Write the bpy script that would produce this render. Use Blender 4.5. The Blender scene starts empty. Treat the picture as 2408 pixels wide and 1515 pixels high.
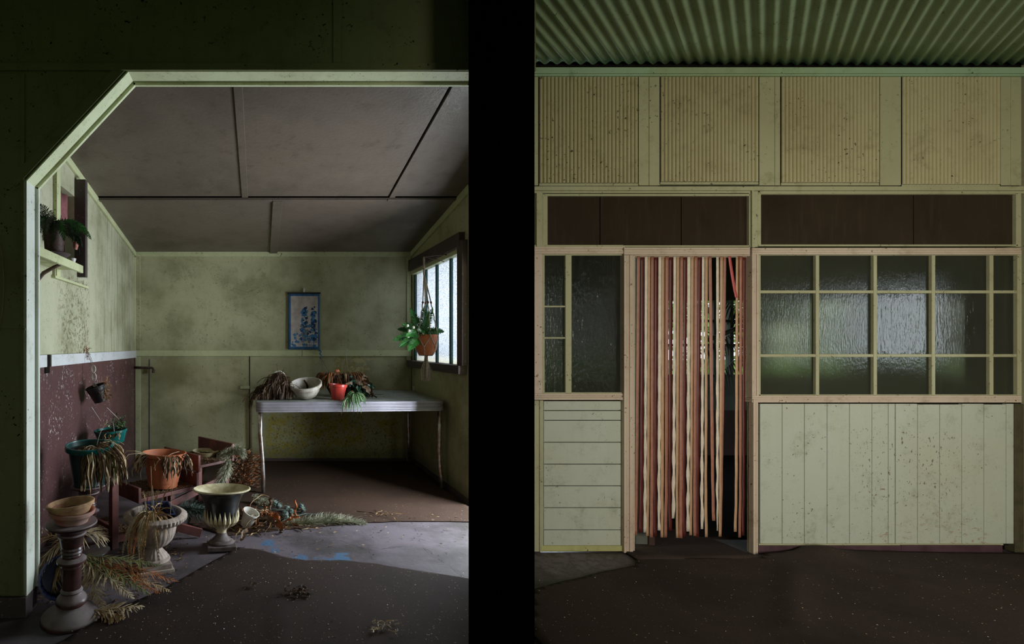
import bpy, math, random
from math import sin, cos, pi, radians, sqrt
from mathutils import Vector, Matrix
random.seed(11)
C = bpy.context.scene.collection
# ------------------------------------------------------------------ camera, world, lights, exposure
F = 1200.0; CX = 610.0; CY = 811.0; H = 1.4
cam_d = bpy.data.cameras.new('camera'); cam = bpy.data.objects.new('camera', cam_d); C.objects.link(cam)
cam.location = (0, 0, H); cam.rotation_euler = (pi/2, 0, 0)
cam_d.sensor_fit = 'HORIZONTAL'; cam_d.sensor_width = 36; cam_d.lens = 36*F/2408
cam_d.shift_x = (1204-CX)/2408; cam_d.shift_y = (CY-757.5)/2408
cam_d.clip_start = 0.05; cam_d.clip_end = 200
bpy.context.scene.camera = cam
vs = bpy.context.scene.view_settings
vs.view_transform = 'Standard'; vs.look = 'None'; vs.gamma = 1; vs.use_curve_mapping = False
vs.exposure = -0.18
bpy.context.scene.cycles.max_bounces = 6
bpy.context.scene.cycles.diffuse_bounces = 4
bpy.context.scene.cycles.glossy_bounces = 3
bpy.context.scene.cycles.transmission_bounces = 6
bpy.context.scene.cycles.transparent_max_bounces = 8
bpy.context.scene.cycles.caustics_reflective = False
bpy.context.scene.cycles.caustics_refractive = False
bpy.context.scene.cycles.sample_clamp_indirect = 4
W = bpy.data.worlds.new('overcast_sky'); bpy.context.scene.world = W; W.use_nodes = True
W.node_tree.nodes['Background'].inputs[0].default_value = (0.86, 0.93, 1.0, 1)
W.node_tree.nodes['Background'].inputs[1].default_value = 1.7

def area(name, loc, rot, sx, sy, power, col, spread=180):
    d = bpy.data.lights.new(name, 'AREA'); d.shape = 'RECTANGLE'; d.size = sx; d.size_y = sy
    d.energy = power; d.color = col; d.spread = radians(spread)
    o = bpy.data.objects.new(name, d); C.objects.link(o); o.location = loc; o.rotation_euler = rot
    return o
# daylight outside the obscure-glass window of the alcove, outside its side doorway, at the open side of the veranda
area('daylight_alcove_window', (2.30, 5.30, 1.80), (0, radians(90), 0), 1.2, 1.5, 125, (0.90, 0.95, 1.0))
area('daylight_side_door', (2.38, 4.02, 1.12), (0, radians(90), 0), 1.7, 0.80, 205, (0.80, 0.90, 1.0))
area('daylight_veranda_rear', (2.5, -1.6, 1.45), (radians(86), 0, radians(-20)), 2.4, 1.5, 66, (1.0, 0.93, 0.80), 95)
area('daylight_veranda_side', (6.1, 2.05, 1.58), (0, radians(90), 0), 0.62, 1.1, 10, (0.84, 0.92, 1.0))
area('fill_near_wall_low', (-0.8, -1.6, 0.85), (radians(90), 0, 0), 1.8, 0.8, 4.5, (0.90, 1.0, 0.78))  # added fill lamp to brighten the near wall, no opening behind it

# ------------------------------------------------------------------ helpers
def P(px, py, Y): return ((px-CX)*Y/F, Y, H-(py-CY)*Y/F)
def PX(px, Y): return (px-CX)*Y/F
def PZ(py, Y): return H-(py-CY)*Y/F
def YF(py): return H*F/(py-CY)
def FL(px, py):
    Y = YF(py); return ((px-CX)*Y/F, Y, 0.0)
U = random.uniform

class MB:
    def __init__(s): s.v = []; s.f = []; s.m = []; s.mi = 0
    def add(s, vs, fs):
        o = len(s.v); s.v += [tuple(p) for p in vs]; s.f += [tuple(i+o for i in f) for f in fs]
        s.m += [s.mi]*len(fs); return s
    def box(s, x0, x1, y0, y1, z0, z1):
        vs = [(x, y, z) for x in (x0, x1) for y in (y0, y1) for z in (z0, z1)]
        return s.add(vs, [(0,1,3,2),(4,6,7,5),(0,4,5,1),(2,3,7,6),(0,2,6,4),(1,5,7,3)])
    def prism(s, poly, vec):
        n = len(poly); a = [Vector(p) for p in poly]; b = [p+Vector(vec) for p in a]
        return s.add(a+b, [tuple(range(n)), tuple(range(2*n-1, n-1, -1))]+[(i, i+n, (i+1) % n+n, (i+1) % n) for i in range(n)])
    def beam(s, a, b, w, h, up=(0, 0, 1)):
        a, b = Vector(a), Vector(b); d = (b-a).normalized(); u = Vector(up)
        sd = d.cross(u).normalized(); u = sd.cross(d).normalized()
        vs = [p+sd*w/2*i+u*h/2*j for p in (a, b) for i, j in ((-1,-1),(1,-1),(1,1),(-1,1))]
        return s.add(vs, [(0,1,2,3),(7,6,5,4),(0,4,5,1),(1,5,6,2),(2,6,7,3),(3,7,4,0)])
    def tube(s, pts, r, seg=6, cap=True):
        pts = [Vector(p) for p in pts]; n = len(pts)
        rs = r if isinstance(r, (list, tuple)) else [r]*n
        vs = []; pu = None
        for i, p in enumerate(pts):
            d = (pts[min(i+1, n-1)]-pts[max(i-1, 0)])
            d = d.normalized() if d.length > 1e-9 else Vector((0, 0, 1))
            if pu is None: pu = d.orthogonal().normalized()
            pu = (pu-d*pu.dot(d)); pu = pu.normalized() if pu.length > 1e-6 else d.orthogonal().normalized()
            w = d.cross(pu)
            vs += [p+(pu*cos(2*pi*k/seg)+w*sin(2*pi*k/seg))*rs[i] for k in range(seg)]
        fs = [(i*seg+k, i*seg+(k+1) % seg, (i+1)*seg+(k+1) % seg, (i+1)*seg+k) for i in range(n-1) for k in range(seg)]
        if cap: fs += [tuple(range(seg-1, -1, -1)), tuple(range((n-1)*seg, n*seg))]
        return s.add(vs, fs)
    def lathe(s, prof, seg=32, c=(0, 0, 0), fn=None, close=True):
        n = len(prof); vs = []
        for (r, z) in prof:
            for k in range(seg):
                a = 2*pi*k/seg; rr = r*(fn(a, z) if fn else 1)
                vs.append((c[0]+rr*cos(a), c[1]+rr*sin(a), c[2]+z))
        fs = [(i*seg+k, i*seg+(k+1) % seg, (i+1)*seg+(k+1) % seg, (i+1)*seg+k) for i in range(n-1) for k in range(seg)]
        if close: fs += [tuple(range(seg-1, -1, -1)), tuple(range((n-1)*seg, n*seg))]
        return s.add(vs, fs)
    def ribbon(s, pts, ws, nrm=(0, 0, 1), fold=0.0):
        pts = [Vector(p) for p in pts]; n = len(pts); vs = []
        for i, p in enumerate(pts):
            d = (pts[min(i+1, n-1)]-pts[max(i-1, 0)]).normalized()
            sd = d.cross(Vector(nrm)); sd = sd.normalized() if sd.length > 1e-5 else d.orthogonal().normalized()
            up = sd.cross(d)
            w = ws[i] if isinstance(ws, (list, tuple)) else ws
            if fold: vs += [p-sd*w/2+up*w*fold, p, p+sd*w/2+up*w*fold]
            else: vs += [p-sd*w/2, p+sd*w/2]
        k = 3 if fold else 2
        fs = [(i*k+j, i*k+j+1, (i+1)*k+j+1, (i+1)*k+j) for i in range(n-1) for j in range(k-1)]
        return s.add(vs, fs)
    def grid(s, fn, nu, nv):
        vs = [fn(i/nu, j/nv) for j in range(nv+1) for i in range(nu+1)]
        return s.add(vs, [(j*(nu+1)+i, j*(nu+1)+i+1, (j+1)*(nu+1)+i+1, (j+1)*(nu+1)+i) for j in range(nv) for i in range(nu)])
    def blob(s, c, rx, ry, rz, nu=10, nv=6, j=0.0):
        c = Vector(c)
        vs = [c+Vector((0, 0, rz))]
        for b in range(1, nv):
            t = pi*b/nv
            for a in range(nu):
                q = 1+U(-j, j)
                vs.append(c+Vector((rx*sin(t)*cos(2*pi*a/nu)*q, ry*sin(t)*sin(2*pi*a/nu)*q, rz*cos(t)*q)))
        vs.append(c-Vector((0, 0, rz)))
        fs = [(0, 1+a, 1+(a+1) % nu) for a in range(nu)]
        for b in range(nv-2):
            for a in range(nu):
                fs.append((1+b*nu+a, 1+(b+1)*nu+a, 1+(b+1)*nu+(a+1) % nu, 1+b*nu+(a+1) % nu))
        l = len(vs)-1; o = 1+(nv-2)*nu
        fs += [(l, o+(a+1) % nu, o+a) for a in range(nu)]
        return s.add(vs, fs)
    def build(s, name, mat, parent=None, sub=(0, 0, 0), smooth=False, bevel=0.0, solid=0.0, kind=None, label=None):
        me = bpy.data.meshes.new(name)
        sx, sy, sz = sub
        me.from_pydata([(x-sx, y-sy, z-sz) for x, y, z in s.v], [], s.f)
        for m in (mat if isinstance(mat, (list, tuple)) else [mat]): me.materials.append(m)
        if isinstance(mat, (list, tuple)): me.polygons.foreach_set('material_index', s.m)
        if smooth:
            me.polygons.foreach_set('use_smooth', [True]*len(me.polygons))
        me.update()
        o = bpy.data.objects.new(name, me); C.objects.link(o)
        if smooth == 'auto':
            me.set_sharp_from_angle(angle=radians(38))
        if parent: o.parent = parent
        if solid:
            md = o.modifiers.new('solid', 'SOLIDIFY'); md.thickness = solid; md.offset = 0
        if bevel:
            md = o.modifiers.new('bevel', 'BEVEL'); md.width = bevel; md.segments = 2; md.limit_method = 'ANGLE'; md.angle_limit = radians(40)
        if kind: o['kind'] = kind
        if label: o['label'] = label
        return o

def thing(name, label, cat, loc=(0, 0, 0), rot=(0, 0, 0), group=None, kind=None):
    o = bpy.data.objects.new(name, None); C.objects.link(o); o.empty_display_size = 0.05
    o.location = loc; o.rotation_euler = rot; tag(o, label, cat, group, kind); return o
def tag(o, label, cat, group=None, kind=None):
    o['label'] = label
    if cat: o['category'] = cat
    if group: o['group'] = group
    if kind: o['kind'] = kind
    return o

# ------------------------------------------------------------------ materials
class NT:
    def __init__(s, name):
        s.mat = bpy.data.materials.new(name); s.mat.use_nodes = True
        s.t = s.mat.node_tree; s.N = s.t.nodes; s.b = s.N['Principled BSDF']
        s.co = s.N.new('ShaderNodeTexCoord').outputs['Object']
        s.xyz = None
    def put(s, sock, v):
        if isinstance(v, bpy.types.NodeSocket): s.t.links.new(v, sock)
        elif isinstance(v, (tuple, list)) and len(v) == 3 and sock.type == 'RGBA': sock.default_value = (*v, 1)
        else: sock.default_value = v
    def sep(s):
        if s.xyz is None:
            n = s.N.new('ShaderNodeSeparateXYZ'); s.put(n.inputs[0], s.co); s.xyz = n.outputs
        return s.xyz
    def math(s, op, a, b=0.0):
        n = s.N.new('ShaderNodeMath'); n.operation = op; s.put(n.inputs[0], a); s.put(n.inputs[1], b); return n.outputs[0]
    def scale(s, v, loc=(0, 0, 0), rot=(0, 0, 0), co=None):
        n = s.N.new('ShaderNodeMapping'); s.put(n.inputs[0], co or s.co)
        n.inputs['Scale'].default_value = v; n.inputs['Location'].default_value = loc; n.inputs['Rotation'].default_value = rot
        return n.outputs[0]
    def noise(s, sc, det=4, rough=0.55, vec=None, dist=0.0):
        n = s.N.new('ShaderNodeTexNoise'); s.put(n.inputs['Vector'], vec or s.co)
        n.inputs['Scale'].default_value = sc; n.inputs['Detail'].default_value = det; n.inputs['Roughness'].default_value = rough
        n.inputs['Distortion'].default_value = dist
        return n.outputs['Fac']
    def sm(s, v, a, b, lo=0.0, hi=1.0):
        n = s.N.new('ShaderNodeMapRange'); n.interpolation_type = 'SMOOTHSTEP' if a < b or True else 'LINEAR'
        s.put(n.inputs[0], v)
        if a > b: a, b, lo, hi = b, a, hi, lo
        n.inputs[1].default_value = a; n.inputs[2].default_value = b; n.inputs[3].default_value = lo; n.inputs[4].default_value = hi
        return n.outputs[0]
    def mul(s, *a):
        r = a[0]
        for x in a[1:]: r = s.math('MULTIPLY', r, x)
        return r
    def mix(s, f, a, b):
        n = s.N.new('ShaderNodeMix'); n.data_type = 'RGBA'; s.put(n.inputs[0], f); s.put(n.inputs[6], a); s.put(n.inputs[7], b); return n.outputs[2]
    def rng(s, ax, a0, a1, b1, b0):     # box-like window on an axis
        v = s.sep()[ax]
        return s.mul(s.sm(v, a0, a1), s.sm(v, b0, b1))
    def col(s, c): s.put(s.b.inputs['Base Color'], c)
    def bump(s, h, st=0.3, d=0.01):
        n = s.N.new('ShaderNodeBump'); n.inputs['Strength'].default_value = st; n.inputs['Distance'].default_value = d
        s.put(n.inputs['Height'], h); s.put(s.b.inputs['Normal'], n.outputs[0])
    def rough(s, r, spec=0.5):
        s.put(s.b.inputs['Roughness'], r); s.b.inputs['Specular IOR Level'].default_value = spec
    def vor(s, sc, vec=None, feat='F1'):
        n = s.N.new('ShaderNodeTexVoronoi'); n.feature = feat; s.put(n.inputs['Vector'], vec or s.co); n.inputs['Scale'].default_value = sc
        return n.outputs['Distance']

def paint(name, c, dirt=(0.10, 0.09, 0.05), amt=0.5, specks=0.5, speckc=(0.04, 0.03, 0.02), r=0.55, streak=0.5, spec=0.4, gsc=1.0, extra=None, bump=0.25, grime=0.55):
    n = NT(name)
    big = n.noise(1.3*gsc, 5, 0.6)
    st = n.noise(3.0*gsc, 4, 0.6, n.scale((6, 6, 0.55)))
    g = n.sm(big, 0.42, 0.72, 0, amt)
    col = n.mix(g, c, dirt)
    col = n.mix(n.sm(st, 0.5, 0.75, 0, streak*0.6), col, tuple(x*0.55 for x in c))
    fine = n.noise(38*gsc, 3, 0.7)
    col = n.mix(n.sm(fine, 0.62, 0.70, 0, 0.25), col, tuple(min(1, x*1.25) for x in c))
    mot = n.noise(8*gsc, 9, 0.78)
    col = n.mix(n.sm(mot, 0.50, 0.74, 0, grime), col, tuple(x*0.42 for x in c[:1])+(c[1]*0.40, c[2]*0.30))
    scr = n.noise(16*gsc, 7, 0.82, n.scale((1, 1, 0.3)), dist=0.4)
    col = n.mix(n.sm(scr, 0.60, 0.66, 0, grime*0.6), col, dirt)
    sp = n.noise(55*gsc, 2, 0.5)
    msk = n.noise(4*gsc, 3, 0.6)
    col = n.mix(n.mul(n.sm(sp, 0.675, 0.70), n.sm(msk, 0.42, 0.58), specks), col, speckc)
    if extra: col = extra(n, col)
    n.col(col); n.rough(n.sm(big, 0.3, 0.7, r-0.08, r+0.12), spec)
    n.bump(n.math('ADD', fine, n.mul(big, 0.8)), bump, 0.004)
    return n.mat
def plain(name, c, r=0.6, spec=0.4, metal=0.0, var=0.35, sc=20, c2=None, bump=0.2, d=0.004):
    n = NT(name); f = n.noise(sc, 4, 0.6)
    n.col(n.mix(n.sm(f, 0.35, 0.7, 0, 1), c, c2 or tuple(x*(1-var) for x in c)))
    n.rough(r, spec); n.b.inputs['Metallic'].default_value = metal
    if bump: n.bump(f, bump, d)
    return n.mat

M = {}
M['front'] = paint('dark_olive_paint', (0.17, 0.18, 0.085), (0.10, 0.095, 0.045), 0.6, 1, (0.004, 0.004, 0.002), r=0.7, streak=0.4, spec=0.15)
M['cream'] = paint('cream_green_paint', (0.56, 0.58, 0.33), (0.30, 0.29, 0.15), 0.45, 0.9, (0.03, 0.03, 0.01), streak=0.25)
M['jamb'] = paint('pale_jamb_paint', (0.74, 0.77, 0.68), (0.30, 0.30, 0.16), 0.4, 0.8, (0.05, 0.04, 0.02), streak=0.3)
def left_mould(n, col):
    v = n.noise(30, 5, 0.75, dist=0.6); w = n.noise(5, 4, 0.7)
    m = n.mul(n.sm(v, 0.50, 0.56), n.sm(w, 0.36, 0.5), n.rng(1, 3.7, 3.95, 4.42, 4.55), n.sm(n.sep()[2], 2.0, 1.9), 0.8)
    col = n.mix(m, col, (0.13, 0.10, 0.055))
    m2 = n.mul(n.sm(n.noise(26, 4, 0.7), 0.56, 0.62), n.rng(1, 4.25, 4.35, 4.42, 4.5), 0.75)
    col = n.mix(m2, col, (0.13, 0.11, 0.06))
    s = n.noise(4, 3, 0.6, n.scale((1, 5, 0.4)))
    return n.mix(n.mul(n.sm(s, 0.45, 0.68), n.rng(1, 4.5, 5.0, 6.0, 6.2), 0.65), col, (0.20, 0.19, 0.11))
M['left'] = paint('mouldy_green_wall_paint', (0.49, 0.475, 0.325), (0.20, 0.195, 0.09), 0.85, 0.6, streak=0.12, extra=left_mould)
def back_stains(n, col):
    x, y, z = n.sep()
    v = n.noise(14, 6, 0.78); w = n.noise(2.6, 4, 0.6)
    band = n.mul(n.sm(z, 0.66, 0.50), n.rng(0, 0.02, 0.15, 1.62, 1.78))
    m = n.mul(n.sm(v, 0.44, 0.52), n.sm(w, 0.36, 0.50), band, 0.9)
    col = n.mix(m, col, (0.40, 0.33, 0.045))
    col = n.mix(n.mul(n.sm(n.noise(40, 3, 0.7), 0.56, 0.62), band, 0.7), col, (0.05, 0.06, 0.02))
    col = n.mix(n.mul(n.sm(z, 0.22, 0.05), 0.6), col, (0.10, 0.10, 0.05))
    pk = n.mul(n.sm(n.noise(34, 3, 0.6), 0.50, 0.53), n.rng(0, 0.85, 0.95, 1.2, 1.28), n.rng(2, 0.88, 0.95, 1.25, 1.28))
    col = n.mix(pk, col, (0.34, 0.27, 0.09))
    pk2 = n.mul(n.sm(n.noise(11, 5, 0.7), 0.515, 0.53), n.rng(0, 1.05, 1.12, 1.36, 1.42), n.rng(2, 0.90, 0.98, 1.22, 1.26))
    col = n.mix(pk2, col, (0.50, 0.44, 0.22))
    cr = n.noise(1.8, 6, 0.6, dist=0.8)
    crack = n.math('ABSOLUTE', n.math('SUBTRACT', cr, 0.5))
    col = n.mix(n.mul(n.sm(crack, 0.005, 0.0), n.sm(z, 1.35, 1.5), n.sm(x, 0.6, 0.2), 0.5), col, (0.08, 0.07, 0.03))
    return col
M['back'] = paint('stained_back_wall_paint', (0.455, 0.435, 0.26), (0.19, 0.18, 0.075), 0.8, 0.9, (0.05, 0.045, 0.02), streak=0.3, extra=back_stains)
def chips(n, col):
    a = n.mul(n.sm(n.noise(42, 3, 0.65), 0.60, 0.63), n.sm(n.noise(3.4, 3, 0.6), 0.46, 0.60), 0.9)
    return n.mix(a, col, (0.42, 0.36, 0.33))
M['maroon_wall'] = paint('maroon_wall_paint', (0.100, 0.043, 0.042), (0.050, 0.024, 0.023), 0.6, 1.0, (0.45, 0.38, 0.34), r=0.45, streak=0.25, gsc=1.4, extra=chips)
M['white_rail'] = paint('white_rail_paint', (0.62, 0.62, 0.62), (0.42, 0.40, 0.36), 0.4, 1.0, (0.05, 0.04, 0.03), streak=0.1)
M['soffit'] = paint('taupe_ceiling_paint', (0.125, 0.095, 0.072), (0.075, 0.056, 0.040), 0.7, 0.3, (0.05, 0.04, 0.03), r=0.42, streak=0.0, gsc=1.1, spec=0.5, bump=0.6, grime=0.8)
M['black'] = plain('matt_band_black', (0.0004, 0.0004, 0.0004), 1.0, 0.0, var=0, bump=0)
M['gap'] = plain('dark_gap', (0.01, 0.008, 0.006), 0.9, 0.1, bump=0)
M['darkwood'] = paint('dark_brown_frame_paint', (0.075, 0.052, 0.05), (0.05, 0.035, 0.03), 0.5, 0.6, (0.3, 0.25, 0.2), streak=0.2)
M['maroon'] = plain('maroon_timber', (0.16, 0.052, 0.04), 0.55, 0.4, c2=(0.08, 0.03, 0.025), sc=12)
M['teal'] = plain('teal_bar_paint', (0.004, 0.075, 0.075), 0.35, 0.5, var=0.3)
# right hand wall
M['house'] = paint('sage_wall_paint', (0.34, 0.335, 0.205), (0.25, 0.22, 0.12), 0.4, 0.8, (0.04, 0.03, 0.015), streak=0.2)
M['orb'] = paint('ribbed_sheet_paint', (0.38, 0.345, 0.195), (0.26, 0.20, 0.10), 0.45, 1.0, (0.05, 0.035, 0.015), streak=0.2)
def plank_marks(n, col):
    x, y, z = n.sep()
    dots = n.mul(n.sm(n.noise(60, 2, 0.5, n.scale((1, 1, 0.55))), 0.63, 0.66), n.rng(0, 3.9, 4.15, 4.6, 4.85), n.rng(2, 0.25, 0.45, 0.75, 0.9))
    col = n.mix(n.mul(dots, 0.85), col, (0.10, 0.07, 0.045))
    sc = n.mul(n.sm(n.noise(16, 5, 0.75, n.scale((1, 1, 2.2), rot=(0, 0.5, 0))), 0.54, 0.62), n.sm(z, 0.42, 0.15), n.rng(0, 3.9, 4.2, 5.2, 5.3), n.sm(n.noise(2.5, 2, .5), .42, .55), 0.7)
    return n.mix(sc, col, (0.25, 0.17, 0.09))
M['plank'] = paint('pale_sage_plank_paint', (0.385, 0.415, 0.345), (0.35, 0.34, 0.24), 0.35, 0.9, (0.12, 0.08, 0.05), streak=0.15, extra=plank_marks)
M['pink'] = paint('pinkish_cream_trim_paint', (0.47, 0.385, 0.30), (0.30, 0.20, 0.13), 0.4, 1.0, (0.12, 0.05, 0.03), streak=0.2)
M['roof'] = paint('green_roof_sheet_paint', (0.28, 0.40, 0.26), (0.24, 0.27, 0.12), 0.7, 0.9, (0.02, 0.02, 0.01), streak=0.1, r=0.5)
def roofc(n, col):
    return n.mix(n.mul(n.sm(n.noise(3.2, 5, 0.7), 0.56, 0.62), 0.6), col, (0.055, 0.075, 0.06))
M['baseb'] = plain('purple_maroon_baseboard', (0.070, 0.036, 0.046), 0.5, 0.4, c2=(0.045, 0.022, 0.026), sc=9)
M['post'] = plain('shaded_olive_post', (0.060, 0.052, 0.026), 0.6, 0.3)  # olive darkened so the stile's shade sits in its colour
M['moss'] = paint('mossy_strip', (0.42, 0.42, 0.16), (0.18, 0.15, 0.07), 0.6, 1.0, streak=0)

def glass_mat(name, c, r, bs, sc, streaks=True):
    n = NT(name)
    g = n.noise(3, 4, 0.6); s = n.noise(5, 4, 0.6, n.scale((5, 5, 0.5)))
    col = n.mix(n.sm(g, 0.4, 0.7, 0, 0.6), c, tuple(x*0.6 for x in c))
    col = n.mix(n.sm(s, 0.5, 0.75, 0, 0.35), col, tuple(x*2.0 for x in c))
    n.col(col); n.rough(r, 0.25 if 'brown' in name else 0.9); n.b.inputs['IOR'].default_value = 1.52
    w = n.math('ADD', n.noise(sc, 3, 0.6, n.scale((1.6, 1, 0.8))), n.noise(sc*1.5, 2, 0.6, n.scale((1.6, 1, 0.12))))
    n.bump(n.math('ADD', w, n.mul(n.noise(sc*0.28, 3, 0.5), 1.2)), bs, 0.003)
    return n.mat
M['pane'] = glass_mat('rippled_obscure_glass', (0.030, 0.034, 0.025), 0.10, 0.30, 60)
M['pane_wavy'] = glass_mat('wavy_obscure_glass', (0.030, 0.032, 0.027), 0.06, 0.5, 34)
M['pane_top'] = glass_mat('brown_painted_glass', (0.026, 0.017, 0.011), 0.25, 0.12, 50)
def see_through(k, f, c):
    t = M[k].node_tree; r = t.nodes.new('ShaderNodeBsdfRefraction'); r.inputs['IOR'].default_value = 1.12; r.inputs['Roughness'].default_value = 0.28
    r.inputs['Color'].default_value = (*c, 1); x = t.nodes.new('ShaderNodeMixShader'); x.inputs[0].default_value = f
    t.links.new(t.nodes['Principled BSDF'].outputs[0], x.inputs[1]); t.links.new(r.outputs[0], x.inputs[2]); t.links.new(x.outputs[0], t.nodes['Material Output'].inputs[0])
see_through('pane', .45, (.75, .8, .6)); see_through('pane_wavy', .45, (.8, .82, .72))
def frosted():
    n = NT('frosted_window_glass')
    for k in ('Principled BSDF',): pass
    t = n.N.new('ShaderNodeBsdfTranslucent'); g = n.N.new('ShaderNodeBsdfGlossy'); m = n.N.new('ShaderNodeMixShader')
    v = n.vor(95); f = n.noise(60, 3, 0.7)
    z = n.sep()[2]
    c = n.mix(n.sm(v, 0.15, 0.65), (0.44, 0.445, 0.46), (0.20, 0.215, 0.23))
    c = n.mix(n.mul(n.sm(z, 1.32, 1.22), 0.5), c, (0.4, 0.38, 0.3))
    n.put(t.inputs[0], c); g.inputs[0].default_value = (0.8, 0.8, 0.8, 1); g.inputs[1].default_value = 0.3
    b = n.N.new('ShaderNodeBump'); b.inputs['Strength'].default_value = 0.9; b.inputs['Distance'].default_value = 0.006; n.put(b.inputs['Height'], f)
    n.put(t.inputs['Normal'], b.outputs[0]); n.put(g.inputs['Normal'], b.outputs[0])
    m.inputs[0].default_value = 0.06
    n.put(m.inputs[1], t.outputs[0]); n.put(m.inputs[2], g.outputs[0])
    n.put(n.N['Material Output'].inputs[0], m.outputs[0]); return n.mat
M['frost'] = frosted()

def concrete():
    n = NT('painted_concrete_floor'); x, y, z = n.sep()
    g = n.noise(1.6, 6, 0.65); f = n.noise(30, 4, 0.7)
    col = n.mix(n.sm(g, 0.4, 0.65), (0.125, 0.102, 0.115), (0.052, 0.043, 0.043))
    col = n.mix(n.sm(f, 0.6, 0.7, 0, 0.5), col, (0.18, 0.15, 0.145))
    v = n.vor(1.7, n.scale((1, 1, 1), co=n.co), 'DISTANCE_TO_EDGE')
    wob = n.math('ADD', v, n.mul(n.math('SUBTRACT', n.noise(6, 4, 0.7), 0.5), 0.10))
    col = n.mix(n.mul(n.sm(n.math('ABSOLUTE', wob), 0.006, 0.0), 0.8, n.sm(x, 0.1, 0.4)), col, (0.015, 0.012, 0.01))
    # blue paint patches left on the slab
    def patch(x0, x1, y0, y1, nz):
        e = 0.015
        return n.mul(n.rng(0, x0-e, x0+e, x1-e, x1+e), n.rng(1, y0-e, y0+e, y1-e, y1+e), n.sm(n.noise(nz, 4, 0.7), 0.47, 0.53))
    for a in ((0.01, 0.10, 3.55, 3.66, 6), (0.08, 0.24, 3.43, 3.56, 5), (0.22, 0.60, 3.28, 3.43, 4)):
        col = n.mix(n.mul(patch(*a), 0.9), col, (0.055, 0.12, 0.21))
    # litter and dirt near the house wall
    col = n.mix(n.mul(n.sm(x, 1.3, 1.6), n.sm(n.noise(14, 5, 0.8), 0.45, 0.6), 0.8), col, (0.035, 0.030, 0.022))
    n.col(col); n.rough(0.55, 0.4); n.bump(n.math('ADD', f, g), 0.3, 0.006); return n.mat
M['concrete'] = concrete()
def carpet(name, c, c2, sheen=0.0):
    n = NT(name); g = n.noise(1.4, 5, 0.65); f = n.noise(120, 2, 0.8); s = n.noise(75, 1, 0.5)
    col = n.mix(n.sm(g, 0.4, 0.68), c, c2)
    col = n.mix(n.sm(f, 0.3, 0.7, 0, 0.5), col, tuple(x*0.45 for x in c))
    col = n.mix(n.mul(n.sm(s, 0.745, 0.765), n.sm(n.noise(3, 2, 0.5), 0.35, 0.6), 0.9), col, (0.35, 0.28, 0.18))
    n.col(col); n.rough(0.85, 0.2); n.bump(n.math('ADD', n.noise(320, 2, .6), n.mul(g, 2)), 0.35, 0.004); return n.mat
M['carpet'] = carpet('worn_brown_carpet', (0.040, 0.024, 0.018), (0.024, 0.015, 0.011))
M['lino'] = carpet('brown_lino', (0.058, 0.031, 0.019), (0.036, 0.020, 0.013))
M['rubber'] = carpet('dark_veranda_carpet', (0.050, 0.033, 0.027), (0.030, 0.020, 0.016))

M['terra'] = plain('terracotta', (0.50, 0.16, 0.065), 0.6, 0.3, c2=(0.36, 0.11, 0.05), sc=9)
M['terra_old'] = plain('stained_terracotta', (0.42, 0.17, 0.085), 0.75, 0.2, c2=(0.20, 0.085, 0.05), sc=22)
M['terra_pale'] = plain('pale_terracotta', (0.62, 0.38, 0.20), 0.75, 0.2, c2=(0.34, 0.20, 0.11), sc=16)
M['terra_pink'] = plain('chalky_pink_pot', (0.48, 0.17, 0.13), 0.7, 0.2, c2=(0.38, 0.27, 0.22), sc=10)
M['redpot'] = plain('red_plastic', (0.55, 0.045, 0.03), 0.35, 0.5, c2=(0.30, 0.03, 0.02), sc=7)
M['tealpot'] = plain('teal_plastic', (0.006, 0.15, 0.135), 0.3, 0.5, c2=(0.003, 0.08, 0.07), sc=8)
M['greenpot'] = plain('dark_green_plastic', (0.008, 0.05, 0.042), 0.35, 0.5, c2=(0.004, 0.02, 0.018), sc=8)
M['blackpot'] = plain('black_plastic', (0.012, 0.010, 0.010), 0.4, 0.5)
M['navy'] = plain('navy_plastic', (0.022, 0.032, 0.08), 0.3, 0.5, c2=(0.012, 0.018, 0.05), sc=6)
M['white_plastic'] = plain('white_plastic', (0.60, 0.57, 0.50), 0.4, 0.5, c2=(0.42, 0.38, 0.32), sc=9)
M['bowl'] = plain('cream_bowl', (0.44, 0.40, 0.34), 0.5, 0.5, c2=(0.26, 0.22, 0.17), sc=14)
M['stone_urn'] = plain('pinkish_cast_stone', (0.46, 0.37, 0.31), 0.75, 0.3, c2=(0.24, 0.185, 0.15), sc=10)
M['urn_cream'] = plain('cream_urn_paint', (0.62, 0.55, 0.36), 0.5, 0.4, c2=(0.36, 0.29, 0.14), sc=12)
M['urn_black'] = plain('glossy_black_urn', (0.018, 0.018, 0.020), 0.22, 0.6, c2=(0.05, 0.045, 0.035), sc=5)
M['urn_base'] = plain('worn_grey_urn_foot', (0.15, 0.115, 0.11), 0.65, 0.3, c2=(0.06, 0.045, 0.04), sc=16)
def pedmat():
    n = NT('dusty_brown_glaze'); nz = n.N.new('ShaderNodeNewGeometry'); s = n.N.new('ShaderNodeSeparateXYZ'); n.put(s.inputs[0], nz.outputs['Normal'])
    f = n.noise(14, 4, 0.65)
    dust = n.mul(n.sm(s.outputs[2], 0.15, 0.7), n.sm(f, 0.25, 0.6, 0.45, 1.0))
    n.col(n.mix(dust, n.mix(n.sm(f, 0.4, 0.65), (0.075, 0.032, 0.028), (0.035, 0.016, 0.016)), (0.23, 0.185, 0.18)))
    n.rough(n.sm(dust, 0, 1, 0.28, 0.9), 0.5); return n.mat
M['ped'] = pedmat()
M['soil'] = plain('dry_soil', (0.05, 0.032, 0.02), 0.95, 0.1, c2=(0.02, 0.012, 0.008), sc=60, bump=0.8, d=0.01)
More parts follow.
